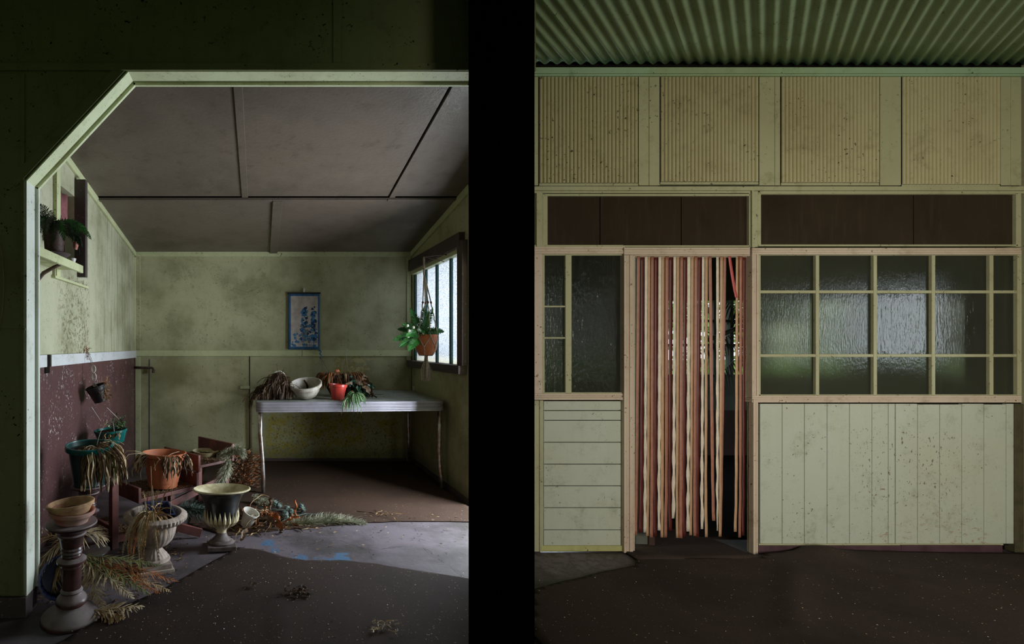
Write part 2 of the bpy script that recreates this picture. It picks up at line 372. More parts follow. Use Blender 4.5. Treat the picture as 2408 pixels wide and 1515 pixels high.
M['grit'] = plain('gravelly_dirt', (0.20, 0.12, 0.07), 0.95, 0.1, c2=(0.055, 0.03, 0.018), sc=90, bump=0.9, d=0.01)
M['straw'] = plain('straw_leaf', (0.48, 0.33, 0.16), 0.6, 0.3, c2=(0.26, 0.14, 0.055), sc=18, bump=0)
M['straw_pale'] = plain('pale_dry_leaf', (0.58, 0.47, 0.31), 0.6, 0.3, c2=(0.33, 0.22, 0.11), sc=18, bump=0)
M['rust'] = plain('rust_leaf', (0.38, 0.12, 0.03), 0.6, 0.3, c2=(0.17, 0.055, 0.02), sc=18, bump=0)
M['deadbrown'] = plain('dead_brown_leaf', (0.18, 0.115, 0.065), 0.6, 0.3, c2=(0.045, 0.026, 0.015), sc=14, bump=0)
M['darkroot'] = plain('dark_dead_root', (0.17, 0.10, 0.07), 0.6, 0.3, c2=(0.02, 0.013, 0.010), sc=18, bump=0)
M['olive'] = plain('fading_olive_leaf', (0.20, 0.20, 0.065), 0.5, 0.4, c2=(0.11, 0.12, 0.05), sc=14, bump=0)
M['fern'] = plain('fern_green_leaf', (0.045, 0.20, 0.035), 0.4, 0.5, c2=(0.015, 0.085, 0.018), sc=12, bump=0)
M['darkfern'] = plain('dark_fern_leaf', (0.016, 0.035, 0.012), 0.5, 0.4, c2=(0.006, 0.014, 0.006), sc=12, bump=0)
M['bladegreen'] = plain('blade_green_leaf', (0.06, 0.17, 0.045), 0.4, 0.5, c2=(0.19, 0.27, 0.13), sc=22, bump=0)
M['deepleaf'] = plain('deep_green_leaf', (0.012, 0.045, 0.02), 0.35, 0.5, bump=0)
M['pampas'] = plain('grey_green_plume', (0.47, 0.47, 0.35), 0.8, 0.2, c2=(0.22, 0.23, 0.15), sc=9, bump=0)
M['thistle'] = plain('grey_teal_thistle', (0.16, 0.21, 0.18), 0.8, 0.2, c2=(0.05, 0.08, 0.07), sc=30, bump=0)
M['rope'] = plain('macrame_rope', (0.52, 0.45, 0.36), 0.8, 0.2, c2=(0.33, 0.27, 0.20), sc=60)
M['bead'] = plain('brown_bead', (0.22, 0.06, 0.025), 0.4, 0.5)
M['wire'] = plain('galvanised_wire', (0.35, 0.33, 0.30), 0.4, 0.5, metal=0.6)
M['whitewire'] = plain('white_wire', (0.75, 0.72, 0.64), 0.4, 0.5)
M['bluehook'] = plain('blue_plastic_hook', (0.07, 0.22, 0.42), 0.4, 0.5)
M['chrome'] = plain('tarnished_chrome', (0.52, 0.48, 0.45), 0.28, 0.5, metal=0.85, c2=(0.30, 0.19, 0.13), sc=25)
M['alu'] = plain('aluminium_table_edge', (0.34, 0.32, 0.36), 0.5, 0.5, metal=0.6, c2=(0.26, 0.24, 0.27), sc=5, bump=0)
M['laminate'] = plain('dusty_laminate', (0.36, 0.37, 0.33), 0.5, 0.4, c2=(0.22, 0.25, 0.22), sc=8)
M['pipe'] = plain('rusty_pipe', (0.12, 0.075, 0.06), 0.6, 0.4, c2=(0.05, 0.03, 0.02), sc=30)
M['str_white'] = plain('white_plastic_strip', (0.66, 0.58, 0.47), 0.5, 0.4, c2=(0.45, 0.35, 0.25), sc=14)
def strip_mat(name, c, c2):
    n = NT(name); z = n.sep()[2]; f = n.noise(22, 4, 0.7)
    col = n.mix(n.sm(f, 0.4, 0.7, 0, 0.6), c, c2)
    col = n.mix(n.mul(n.sm(z, 1.25, 0.85), n.sm(n.noise(30, 4, 0.8), 0.44, 0.58), n.sm(z, 0.2, 0.6), 0.85), col, (0.16, 0.06, 0.025))
    n.col(col); n.rough(0.45, 0.4); return n.mat
M['s_w'] = strip_mat('white_plastic_strip', (0.60, 0.53, 0.43), (0.42, 0.35, 0.27))
M['s_t'] = strip_mat('tan_plastic_strip', (0.42, 0.26, 0.15), (0.33, 0.19, 0.105))
M['s_p'] = strip_mat('terracotta_plastic_strip', (0.30, 0.13, 0.085), (0.22, 0.085, 0.055))
M['s_d'] = strip_mat('oxblood_plastic_strip', (0.085, 0.014, 0.011), (0.055, 0.009, 0.008))
M['s_r'] = strip_mat('rose_plastic_strip', (0.40, 0.06, 0.06), (0.28, 0.04, 0.04))
M['wicker'] = plain('dark_wicker', (0.07, 0.032, 0.022), 0.6, 0.3, c2=(0.025, 0.012, 0.01), sc=70)
M['pinkcloth'] = plain('dusky_pink_cloth', (0.30, 0.12, 0.12), 0.8, 0.2, c2=(0.14, 0.05, 0.05), sc=6)
M['scroll_blue'] = plain('blue_scroll_border', (0.045, 0.14, 0.28), 0.7, 0.2, c2=(0.03, 0.085, 0.18), sc=14)
M['scroll_ivory'] = plain('ivory_scroll_silk', (0.52, 0.45, 0.40), 0.6, 0.3, c2=(0.36, 0.29, 0.25), sc=7)
M['ink'] = plain('dark_blue_ink', (0.018, 0.05, 0.13), 0.7, 0.2, bump=0)
M['ink2'] = plain('mid_blue_ink', (0.06, 0.20, 0.38), 0.7, 0.2, bump=0)
M['greyink'] = plain('grey_print', (0.20, 0.23, 0.25), 0.7, 0.2, bump=0)
M['lawn'] = plain('lawn_grass', (0.20, 0.38, 0.06), 0.9, 0.1, c2=(0.12, 0.25, 0.04), sc=3)
M['hedge'] = plain('garden_leaf', (0.07, 0.15, 0.03), 0.7, 0.3, c2=(0.03, 0.07, 0.015), sc=3)
M['lightleaf'] = plain('light_green_garden_leaf', (0.30, 0.48, 0.12), 0.7, 0.3, c2=(0.14, 0.28, 0.05), sc=5)  # lighter green leaf colour
M['palm'] = plain('grey_palm_leaf', (0.10, 0.10, 0.08), 0.6, 0.3, c2=(0.045, 0.045, 0.035), sc=5, bump=0)
M['inner'] = plain('inner_room_paint', (0.10, 0.11, 0.09), 0.7, 0.3, c2=(0.07, 0.07, 0.06), sc=3)
M['innerdark'] = plain('inner_brown_board', (0.045, 0.022, 0.016), 0.7, 0.3, sc=4)

# ================================================================== STRUCTURE
# ---- floor slab
b = MB(); b.box(-2.7, 9.0, -2.6, 9.0, -0.12, 0.0)
tag(b.build('floor', M['concrete']), 'grey purple painted concrete floor slab with cracks and blue patches', 'floor', kind='structure')

# ---- near wall with the cut-corner opening (left half of the picture)
YW = 2.63; TH = 0.092
fx = lambda px: PX(px, YW); fz = lambda py: PZ(py, YW)
op = [(60, 1450), (60, 425), (301, 166), (1260, 166)]
wf = bpy.data.objects.new('wall_front', None); C.objects.link(wf)
tag(wf, 'dark olive near wall around the cut-corner opening', 'wall', kind='structure')
b = MB()
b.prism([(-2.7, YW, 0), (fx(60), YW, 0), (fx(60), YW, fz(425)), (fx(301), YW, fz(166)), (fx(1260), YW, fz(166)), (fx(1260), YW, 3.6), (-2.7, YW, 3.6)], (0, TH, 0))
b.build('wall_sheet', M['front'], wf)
def fstrip(px0, px1, py0, py1, pr=0.014, mat='front', name='cover_strip', bv=0.003):
    Y = YW-pr; m = MB(); m.box(PX(px0, Y), PX(px1, Y), Y, YW+0.002, PZ(py1, Y), PZ(py0, Y)); return m.build(name, M[mat], wf, bevel=bv)
fstrip(-200, 1240, 147, 164, 0.02)
fstrip(783, 803, -80, 147, 0.012)
fstrip(-200, 57, 172, 1400, 0.006)
fstrip(47, 57, 172, 1400, 0.010)
fstrip(-200, 59, 772, 776, 0.010)
b = MB(); b.beam(P(30, 432, YW-0.006), P(285, 160, YW-0.006), 0.012, 0.05, (0, 0, 1)); b.build('cover_strip', M['front'], wf)
b = MB(); b.box(-2.7, fx(60)+0.012, YW-0.022, YW+TH+0.02, 0, fz(1402)); b.build('plinth_board', M['darkwood'], wf, bevel=0.004)
# pale reveal boards (jamb, raking piece, head) with a bead behind
def lining(a, bb, name='reveal_board', wmat='jamb'):
    a = Vector((fx(a[0]), 0, fz(a[1]))); bb = Vector((fx(bb[0]), 0, fz(bb[1])))
    d = (bb-a).normalized(); nrm = Vector((d.z, 0, -d.x))
    cen = Vector((fx(600), 0, fz(800)))
    if nrm.dot(cen-a) < 0: nrm = -nrm
    t = 0.008; e = 0.0
    m = MB(); q = [a, bb, bb+nrm*t, a+nrm*t]
    m.prism([(p.x, YW-0.004, p.z) for p in q], (0, TH+0.004, 0)); m.build(name, M[wmat], wf, bevel=0.002)
    m = MB(); q = [a, bb, bb+nrm*0.022, a+nrm*0.022]
    m.prism([(p.x, YW+TH+0.012, p.z) for p in q], (0, 0.02, 0)); m.build('bead', M[wmat], wf, bevel=0.002)
lining((60, 1402), (60, 425)); M['reveal'] = paint('pale_green_head_paint', (0.74, 0.78, 0.50), (0.50, 0.48, 0.28), 0.4, 1.0, (0.04, 0.04, 0.02), streak=0.1, gsc=2)
lining((60, 425), (301, 166), wmat='reveal'); lining((301, 166), (1240, 166), wmat='reveal')

# ---- alcove
XL, XR, YB = -1.497, 1.829, 6.13
zc = lambda Y: 2.519+0.16*(YB-Y)     # raking ceiling
wl = bpy.data.objects.new('wall_left', None); C.objects.link(wl); tag(wl, 'alcove side wall, mouldy green above white rail, maroon below', 'wall', kind='structure')
Y0, Y1, Z0, Z1 = 3.77, 4.13, 2.0, 2.6     # hatch opening
T = 0.08
def lpan(ya, yb, pts, mat, name='wall_sheet'):
    m = MB(); m.prism([(XL, y, z) for y, z in pts], (-T, 0, 0)); return m.build(name, M[mat], wl)
zr = 1.27
ya = YW+TH
lpan(0, 0, [(ya, zr), (Y0, zr), (Y0, zc(Y0)+.02), (ya, zc(ya)+.02)], 'left')
lpan(0, 0, [(Y0, zr), (Y1, zr), (Y1, Z0), (Y0, Z0)], 'left')
lpan(0, 0, [(Y0, Z1), (Y1, Z1), (Y1, zc(Y1)+.02), (Y0, zc(Y0)+.02)], 'left')
lpan(0, 0, [(Y1, zr), (YB, zr), (YB, zc(YB)+.02), (Y1, zc(Y1)+.02)], 'left')
m = MB(); m.box(XL-T, XL+0.004, ya, YB, 0, zr); m.build('lower_sheet', M['maroon_wall'], wl)
for (a, c) in ((ya, 3.545), (3.62, 5.60), (5.605, YB-0.01)):
    m = MB(); m.box(XL, XL+0.024, a, c, 1.245, 1.33); m.build('dado_rail', M['white_rail'], wl, bevel=0.003)
m = MB(); m.box(XL+0.002, XL+0.01, 3.545, 3.62, 1.20, 1.33); m.build('dark_notch', M['gap'], wl)
m = MB(); m.beam((XL+0.012, ya, zc(ya)-0.03), (XL+0.012, YB, zc(YB)-0.03), 0.022, 0.06); m.build('raking_cornice', M['cream'], wl, bevel=0.003)
m = MB(); m.box(XL, XL+0.015, YB-0.03, YB, zr, 2.45); m.build('corner_strip', M['cream'], wl)
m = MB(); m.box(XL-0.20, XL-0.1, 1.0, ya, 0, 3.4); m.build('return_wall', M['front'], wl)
# hatch window in the side wall
w6 = thing('window_1', 'small hatch opening in mouldy green wall above plant shelf', 'window', kind='structure')
for (a, c, d, e, pr) in ((Y0-0.07, Y0-0.0, Z0-0.10, Z1+0.20, 0.03), (Y1, Y1+0.05, Z0-0.05, Z1+0.14, 0.09)):
    m = MB(); m.box(XL+0.001, XL+pr, a, c, d, e); m.build('side_post', M['darkwood' if pr > .05 else 'cream'], w6, bevel=0.003)
m = MB(); m.box(XL+0.001, XL+0.02, Y0-0.08, Y1+0.24, Z0-0.10, Z0-0.0); m.build('apron_board', M['left'], w6, bevel=0.003)
m = MB(); m.box(XL+0.001, XL+0.03, Y0-0.10, Y1+0.25, Z0-0.118, Z0-0.10); m.build('apron_bead', M['cream'], w6)
m = MB(); m.box(XL-0.3, XL-T-0.01, Y0-0.2, Y1+0.5, Z0-0.2, Z1+0.2); m.build('hatch_back', M['innerdark'], w6)
m = MB(); m.grid(lambda u, v: (XL-0.045+0.012*sin(u*17), Y0+0.01+u*0.34, Z1-0.01-v*0.2+0.03*sin(u*6)*v), 16, 6)
o = m.build('pink_cloth', M['pinkcloth'], None, smooth=True, solid=0.003); tag(o, 'dusky pink cloth hanging inside the hatch above the shelf fern', 'cloth')

wb = bpy.data.objects.new('wall_back', None); C.objects.link(wb); tag(wb, 'stained olive back wall of the alcove behind the table', 'wall', kind='structure')
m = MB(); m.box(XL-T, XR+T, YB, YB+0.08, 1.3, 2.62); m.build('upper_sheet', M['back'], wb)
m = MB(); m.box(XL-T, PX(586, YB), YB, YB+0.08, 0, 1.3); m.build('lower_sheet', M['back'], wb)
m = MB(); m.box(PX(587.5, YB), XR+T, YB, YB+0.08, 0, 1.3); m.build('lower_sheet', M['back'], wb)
m = MB(); m.box(XL-T, XR+T, YB+.08, YB+.12, 0, 2.7); m.build('wall_backing', M['gap'], wb)
def bstrip(px0, px1, py0, py1, pr=0.015, mat='cream', name='cover_strip'):
    Y = YB-pr; m = MB(); m.box(PX(px0, Y), PX(px1, Y), Y, YB+0.001, PZ(py1, Y), PZ(py0, Y)); return m.build(name, M[mat], wb, bevel=0.003)
bstrip(318, 966, 592, 603, 0.03, 'cream', 'cornice')
bstrip(318, 330, 603, 823, 0.012, 'back'); bstrip(957, 967, 603, 823, 0.02, 'cream')
bstrip(318, 744-34, 824, 838, 0.025, 'cream', 'dado_rail'); bstrip(711, 968, 824, 838, 0.025, 'cream', 'dado_rail')
bstrip(318, 330, 839, 1085, 0.012, 'cream'); bstrip(588, 620, 839, 1085, 0.016, 'back', 'cover_board')
bstrip(956, 967, 839, 1085, 0.02, 'back'); bstrip(565, 587, 908, 915, 0.03, 'cream', 'small_cleat')
bstrip(350, 352, 845, 1070, 0.004, 'darkwood')
bstrip(318, 968, 1078, 1087, 0.012, 'darkwood', 'skirting')

wr = bpy.data.objects.new('wall_right', None); C.objects.link(wr); tag(wr, 'olive alcove side wall with the frosted window', 'wall', kind='structure')
WY0, WY1, WZ0, WZ1 = 4.60, 6.06, 1.215, 2.275
DY0, DY1, DZ = 3.60, 4.42, 2.15
def rpan(pts, mat='back', name='wall_sheet'):
    m = MB(); m.prism([(XR, y, z) for y, z in pts], (T, 0, 0)); return m.build(name, M[mat], wr)
rpan([(3.47, 0), (DY0, 0), (DY0, zc(DY0)+.02), (3.47, zc(3.47)+.02)])
rpan([(DY0, DZ), (DY1, DZ), (DY1, zc(DY1)+.02), (DY0, zc(DY0)+.02)])
rpan([(DY1, 0), (WY0, 0), (WY0, zc(WY0)+.02), (DY1, zc(DY1)+.02)])
rpan([(WY0, 0), (WY1, 0), (WY1, WZ0), (WY0, WZ0)])
rpan([(WY0, WZ1), (WY1, WZ1), (WY1, zc(WY1)+.02), (WY0, zc(WY0)+.02)])
rpan([(WY1, 0), (YB, 0), (YB, zc(YB)+.02), (WY1, zc(WY1)+.02)])
m = MB(); m.beam((XR-0.012, DY1, zc(DY1)-0.035), (XR-0.012, YB, zc(YB)-0.035), 0.022, 0.07); m.build('raking_cornice', M['cream'], wr, bevel=0.003)
m = MB(); m.box(XR-0.012, XR, DY1, YB, 0, 0.05); m.build('skirting', M['darkwood'], wr)
m = MB(); m.prism([(1.17, 2.43, 0), (1.30, 2.43, 0), (1.84, 3.44, 0), (1.80, 3.44, 0)], (0, 0, 3.6)); m.build('screen_wall', M['front'], wr)
w1 = thing('window_2', 'frosted glass window with teal bars and dark brown frame', 'window', kind='structure')
m = MB(); m.box(XR-0.055, XR+T, WY0-0.06, WY1+0.02, WZ1, WZ1+0.13); m.build('window_head', M['darkwood'], w1, bevel=0.004)
m = MB(); m.box(XR-0.03, XR+T, WY0, WY1, WZ1-0.045, WZ1); m.build('head_bead', M['cream'], w1, bevel=0.003)
m = MB(); m.box(XR-0.075, XR+T, WY0-0.10, WY1+0.03, WZ0-0.075, WZ0); m.build('window_sill', M['darkwood'], w1, bevel=0.004)
m = MB(); m.box(XR-0.05, XR+T, WY0-0.12, WY0, WZ0, WZ1+0.05); m.build('window_jamb', M['darkwood'], w1, bevel=0.003)
bars = [WY0, 4.92, 5.31, 5.66, WY1]
for i in range(4):
    m = MB(); m.box(XR+0.03, XR+0.036, bars[i]+0.004, bars[i+1]-0.004, WZ0, WZ1-0.045); m.build('pane', M['frost'], w1)
for y in (4.92, 5.31, 5.66, WY1-0.015):
    m = MB(); m.box(XR+0.008, XR+0.04, y-0.02, y+0.02, WZ0, WZ1-0.045); m.build('glazing_bar', M['teal'], w1, bevel=0.003)
# light well enclosure outside the alcove
tg = thing('wall_outside', 'pale boundary wall outside the alcove window', 'wall', kind='structure')
m = MB(); m.box(2.62, 2.70, 3.55, 6.5, 0, 2.9); m.build('boundary_sheet', M['inner'], tg)

# alcove ceiling
ce = bpy.data.objects.new('ceiling_alcove', None); C.objects.link(ce); tag(ce, 'taupe raking ceiling of the alcove with cover battens', 'ceiling', kind='structure')
YG = 4.667
def csheet(x0, x1, y0, y1, dz=0, th=0.01, name='ceiling_sheet', mat='soffit', bv=0):
    m = MB(); m.add([(x0, y0, zc(y0)+dz), (x1, y0, zc(y0)+dz), (x1, y1, zc(y1)+dz), (x0, y1, zc(y1)+dz),
                     (x0, y0, zc(y0)+dz+th), (x1, y0, zc(y0)+dz+th), (x1, y1, zc(y1)+dz+th), (x0, y1, zc(y1)+dz+th)],
                    [(0,1,2,3),(7,6,5,4),(0,4,5,1),(1,5,6,2),(2,6,7,3),(3,7,4,0)])
    return m.build(name, M[mat], ce, bevel=bv)
for a, c in ((XL-.1, -.135), (-.131, 1.172)): csheet(a, c, ya-.02, YG-0.012)
def cpoly(pts, dz, th, name, mat):
    m = MB(); m.prism([(x, y, zc(y)+dz) for x, y in pts], (0, 0, th)); m.build(name, M[mat], ce)
cpoly([(1.184, ya-.02), (1.25, ya-.02), (1.80, 3.46), (XR+.07, 3.50), (XR+.07, YG-.012), (1.184, YG-.012)], 0, .01, 'ceiling_sheet', 'soffit')
cpoly([(XL-.1, ya-.02), (1.25, ya-.02), (1.80, 3.46), (XR+.07, 3.50), (XR+.07, YB+.05), (XL-.1, YB+.05)], .03, .06, 'roof_backing', 'gap')
for a, c in ((XL-.1, .17), (.174, XR+.1)): csheet(a, c, YG+0.012, YB+.05, -0.012)
csheet(-.160, -.104, ya, YG-0.012, -0.012, 0.012, 'batten', bv=.002); csheet(1.185, 1.235, ya, YG-0.012, -0.014, 0.014, 'batten', bv=.002)
csheet(.124, .215, YG+0.03, YB-.02, -0.032, 0.02, 'batten', bv=.002)
csheet(XL, 1.17, YG+0.012, YG+0.055, -0.024, 0.012, 'batten', bv=.002); csheet(1.18, XR, YG+0.012, YG+0.052, -0.020, 0.010, 'batten', bv=.002)

# ---- black band between the halves of the diptych, modelled as a pier
m = MB(); Yp = 2.30
m.prism([(0.41*Yp, Yp, 0), (0.5392*Yp, Yp, 0), (0.5392*Yp+0.03, Yp+0.10, 0), (0.41*(Yp+.10)+0.006, Yp+0.10, 0)], (0, 0, 3.6))
tag(m.build('diptych_band', M['black']), 'matt black dividing band of the diptych, built as a pier', 'wall', kind='structure')

# ---- house wall (right half)
YR = 3.436
wh = bpy.data.objects.new('wall_far', None); C.objects.link(wh); tag(wh, 'sage veranda wall with ribbed sheets, windows and planks', 'wall', kind='structure')
def rb(px0, px1, py0, py1, pr=0.0, dp=0.05, mat='house', name='board', parent=wh, bv=0.002, jy=0):
    Y = YR-pr; m = MB(); m.box(PX(px0, Y), PX(px1, Y), Y, Y+dp, PZ(py1, Y), PZ(py0, Y)); return m.build(name, M[mat], parent, bevel=bv)
rb(1200, 2500, 158, 172, 0.035, 0.08, 'roof', 'top_beam'); rb(1200, 2500, 172, 178, 0.022, 0.06, 'roof', 'top_bead')
rb(1200, 2500, 120, 158, -0.02, 0.02, 'gap', 'shadow_board')
for a, c in ((1502, 1526), (1527, 1552), (1786, 1822), (1823, 1835), (2070, 2120), (2354, 2377), (2378, 2402), (1240, 1266)): rb(a, c, 178, 436, 0.004, 0.04, 'house', 'flat_board')
for (a, c, bot) in ((1268, 1501, 431), (1553, 1784, 428), (1837, 2068, 430), (2121, 2352, 434)):
    Y = YR; nr = 26; xa, xb = PX(a, Y), PX(c, Y); m = MB(); ns = nr*8
    za, zb = PZ(178, Y), PZ(bot, Y)
    fr = ((0, .011), (.05, .011), (.09, .002), (.18, -.003), (.33, -.0068), (.5, -.008), (.67, -.0068), (.82, -.003), (.91, .002), (.95, .011))
    row = [(xa+(q+t)*(xb-xa)/nr, Y+yy) for q in range(nr) for t, yy in fr]+[(xb, Y+.011)]
    m.add([(x, y, z) for z in (za, zb) for x, y in row], [(q, q+1, len(row)+q+1, len(row)+q) for q in range(len(row)-1)])
    m.build('ribbed_sheet', M['orb'], wh, smooth='auto')
    rb(a, c, bot, bot+6, 0.008, 0.03, 'house', 'bottom_bead')
    rb(a-1.5, a+0.5, 178, bot+5, 0.006, 0.02, 'gap', 'edge_joint', bv=0); rb(c-0.5, c+1.0, 178, bot+5, 0.006, 0.02, 'gap', 'edge_joint', bv=0)
rb(1240, 2410, 178, 440, -0.03, 0.03, 'gap', 'backing_board')
rb(1240, 2410, 438, 448, 0.016, 0.06, 'house', 'middle_beam'); rb(1240, 1765, 449, 454, 0.010, 0.05, 'house', 'beam_bead'); rb(1788, 2410, 449, 455, 0.010, 0.05, 'house', 'beam_bead')
# transom lights
def transom(nm, lab, x0, x1, y0, y1, joints, left, right):
    w = thing(nm, lab, 'window', kind='structure')
    rb(x0-left, x0-left*0.45, y0-8, y1+6, 0.012, 0.05, 'house', 'stile', w); rb(x0-left*0.45, x0, y0-4, y1+2, 0.003, 0.04, 'house', 'stile', w)
    rb(x1, x1+right, y0-8, y1+6, 0.006, 0.05, 'house', 'stile', w)
    rb(x0-6, x1+4, y0-5, y0, 0.006, 0.04, 'house', 'rail', w); rb(x0-6, x1+4, y1, y1+4, 0.006, 0.04, 'house', 'rail', w)
    xs = [x0]+joints+[x1]
    for i in range(len(xs)-1):
        rb(xs[i]+(1 if i else -3), xs[i+1]-(1 if i < len(xs)-2 else -3), y0-3, y1+3, -0.012, 0.005, 'pane_top', 'pane', w, 0)
    rb(x0-5, x1+5, y0-5, y1+5, -0.024, 0.006, 'gap', 'dark_backing', w, 0)
    return w
transom('window_3', 'dark brown transom light of three panes above the strip curtain door', 1288, 1762, 461, 577, [1411, 1602], 26, 3)
transom('window_4', 'dark brown transom light of two panes above the many-paned window', 1790, 2390, 457, 575, [2148], 16, 12)
rb(1763, 1769, 448, 582, -0.004, 0.05, 'gap', 'shadow_joint')
rb(1769, 1776, 448, 582, 0.014, 0.05, 'house', 'post')
# pinkish beams
rb(1240, 1470, 580, 585, 0.018, 0.06, 'pink', 'beam_moulding'); rb(1240, 1470, 585, 592, 0.012, 0.06, 'pink', 'beam_moulding'); rb(1240, 1470, 592, 597, 0.018, 0.06, 'pink', 'beam_moulding')
rb(1240, 1466, 576, 581, 0.004, 0.06, 'house', 'beam_bead')
# small left window
w = thing('window_5', 'narrow three-light and single obscure pane left of the door', 'window', kind='structure')
rb(1240, 1276, 597, 926, 0.012, 0.05, 'pink', 'stile', w); rb(1276, 1281, 597, 926, 0.004, 0.05, 'house', 'stile', w)
rb(1330, 1345, 597, 926, 0.010, 0.05, 'house', 'mullion', w, 0.006)
rb(1280, 1466, 597, 601, 0.006, 0.05, 'house', 'rail', w); rb(1280, 1466, 923, 927, 0.006, 0.05, 'house', 'rail', w)
for y in (721, 795): rb(1280, 1331, y-2, y+2, 0.004, 0.03, 'house', 'glazing_bar', w)
for (a, c) in ((600, 720), (722, 794), (796, 924)): rb(1279, 1331, a, c, -0.010, 0.004, 'pane', 'pane', w, 0)
rb(1344, 1467, 600, 924, -0.010, 0.004, 'pane_wavy', 'pane', w, 0); 
rb(1240, 1468, 598, 955, -0.030, 0.005, 'gap', 'dark_backing', w, 0)  # board added to hide the bright light well behind the panes
rb(1240, 1467, 926, 931, 0.014, 0.06, 'pink', 'sill_moulding'); rb(1240, 1467, 931, 935, 0.007, 0.06, 'pink', 'sill_moulding'); rb(1240, 1468, 935, 941, 0.017, 0.06, 'pink', 'sill_moulding')
# horizontal boards
rb(1240, 1268, 942, 1298, 0.012, 0.05, 'house', 'stile'); rb(1269, 1278, 942, 1298, 0.006, 0.05, 'house', 'stile')
js = [943, 966, 989, 1040.5, 1092, 1143, 1194.5, 1246.5, 1284]
for i in range(8):
    rb(1279, 1460, js[i]+0.8, js[i+1]-0.8, 0.001+0.0015*(i % 2), 0.03, 'plank', 'plank', wh, 0.002)
rb(1278, 1467, 942, 1290, -0.025, 0.01, 'gap', 'dark_backing')
rb(1461, 1467, 942, 1298, -0.012, 0.02, 'gap', 'shadow_joint')
rb(1272, 1466, 1284, 1297, 0.008, 0.04, 'moss', 'mossy_strip')
rb(1240, 1468, 1296, 1312, -0.02, 0.06, 'darkwood', 'bottom_plate')
# door frame
d = thing('door_1', 'cream moulded door frame without a door leaf', 'door', kind='structure')
for (a, c, pr) in ((1468, 1474, .030), (1474, 1481, .022), (1481, 1489, .028), (1489, 1493, .012)):
    rb(a, c, 600, 1301, pr, 0.045, 'pink', 'jamb_moulding', d, .002)
for (a, c, pr) in ((582, 587, .030), (587, 593, .022), (593, 599, .028), (599, 602, .012)):
    rb(1468, 1764, a, c+.3, pr, 0.045, 'pink', 'head_moulding', d, .002)
for (a, c, pr) in ((1768, 1771, .012), (1772, 1778, .028), (1778.5, 1783, .020)):
    rb(a, c, 940, 1307, pr, 0.035, 'pink', 'jamb_moulding', d, .002)
rb(1764, 1768, 600, 1307, -0.005, 0.02, 'house', 'inner_jamb', d)
# right window
w = thing('window_6', 'wide fifteen-pane obscure glass window with sage glazing bars', 'window', kind='structure')
for (a, c, pr) in ((1769, 1774, .024), (1774, 1780, .017), (1780, 1785, .022)):
    rb(a, c, 598, 932, pr, 0.06, 'pink', 'frame_moulding', w)
for (a, c, pr) in ((583, 588, .024), (588, 594, .017), (594, 599, .022)): rb(1769, 2403, a, c, pr, 0.06, 'pink', 'frame_moulding', w)
for (a, c, pr) in ((931, 936, .022), (936, 941, .014), (941, 947, .024)): rb(1769, 2403, a, c, pr, 0.06, 'pink', 'sill_moulding', w)
rb(1785, 1789, 599, 931, 0.006, 0.05, 'house', 'stile', w); rb(2393, 2403, 599, 931, 0.010, 0.05, 'house', 'stile', w)
rb(1785, 2395, 599, 601, 0.006, 0.05, 'house', 'rail', w); rb(1785, 2395, 928, 931, 0.006, 0.05, 'house', 'rail', w)
vx = [(1919, 1927), (2055, 2063), (2192, 2200), (2328, 2337)]
for a, c in vx: rb(a, c, 600, 930, 0.008, 0.03, 'house', 'mullion', w, 0.003)
cols = [1788]+[x for p in vx for x in p]+[2394]
for k in range(5):
    a, c = cols[2*k], cols[2*k+1]
    for (y0, y1) in ((683, 690), (833, 840)): rb(a, c, y0, y1, 0.005, 0.03, 'house', 'glazing_bar', w, 0.003)
    for r_, (y0, y1) in enumerate(((600, 684), (689, 834), (839, 929))):
        rb(a-1, c+1, y0, y1, -0.010, 0.004, 'pane_wavy' if (r_ == 1 and k >= 2) else 'pane', 'pane', w, 0)
# vertical boards
vj = [1787, 1839.5, 1892, 1945, 1998, 2050.5, 2089, 2105, 2158, 2210, 2262, 2314, 2366, 2386]
for i in range(13):
    g = 1.0 if vj[i] != 2105 else 2.2
    rb(vj[i]+g*0.7, vj[i+1]-0.6, 950+(1.5 if i in (8, 9, 11) else 0), 1279, 0.001+0.0015*((i*7) % 3), 0.02, 'plank', 'plank', wh, 0.0015)
rb(1784, 2403, 947, 1283, -0.022, 0.01, 'gap', 'dark_backing')
rb(2387, 2408, 950, 1300, 0.008, 0.05, 'post', 'stile')
rb(1785, 2360, 1279.5, 1283, 0.010, 0.04, 'house', 'bottom_bead')
m = MB(); m.box(PX(1784, YR-.02), PX(2120, YR-.02), YR-.02, YR+.03, 0, PZ(1284, YR-.02)); b1 = m.build('baseboard_far', M['baseb'], None, bevel=.003)
tag(b1, 'maroon baseboard under the pale vertical planks', 'baseboard', kind='structure')
m = MB(); m.box(PX(2121, YR-.02), PX(2358, YR-.02), YR-.02, YR+.03, 0, PZ(1283, YR-.02)); m.build('baseboard_length', M['baseb'], b1, bevel=.003)
# right end wall
ws = bpy.data.objects.new('wall_end', None); C.objects.link(ws); tag(ws, 'dark sage end wall at the far right of the veranda', 'wall', kind='structure')
XE = 5.16
def espan(y0, y1, z0, z1, mat='house'):
    m = MB(); m.box(XE, XE+0.08, y0, y1, z0, z1); m.build('wall_sheet', M[mat], ws)
espan(3.05, YR+.3, 0, 3.5); espan(1.9, 3.05, 0, 1.2); espan(1.9, 3.05, 1.95, 3.5); espan(-0.6, 1.9, 0, 3.5)
espan(-2.6, -0.6, 0, 0.8, 'front'); espan(-2.6, -.6, 2.2, 3.5, 'front')
m = MB(); m.box(XE-0.02, XE+0.03, 1.86, 1.92, 1.2, 1.95); m.box(XE-.02, XE+.03, 3.03, 3.07, 1.2, 1.95); m.build('opening_trim', M['house'], ws)

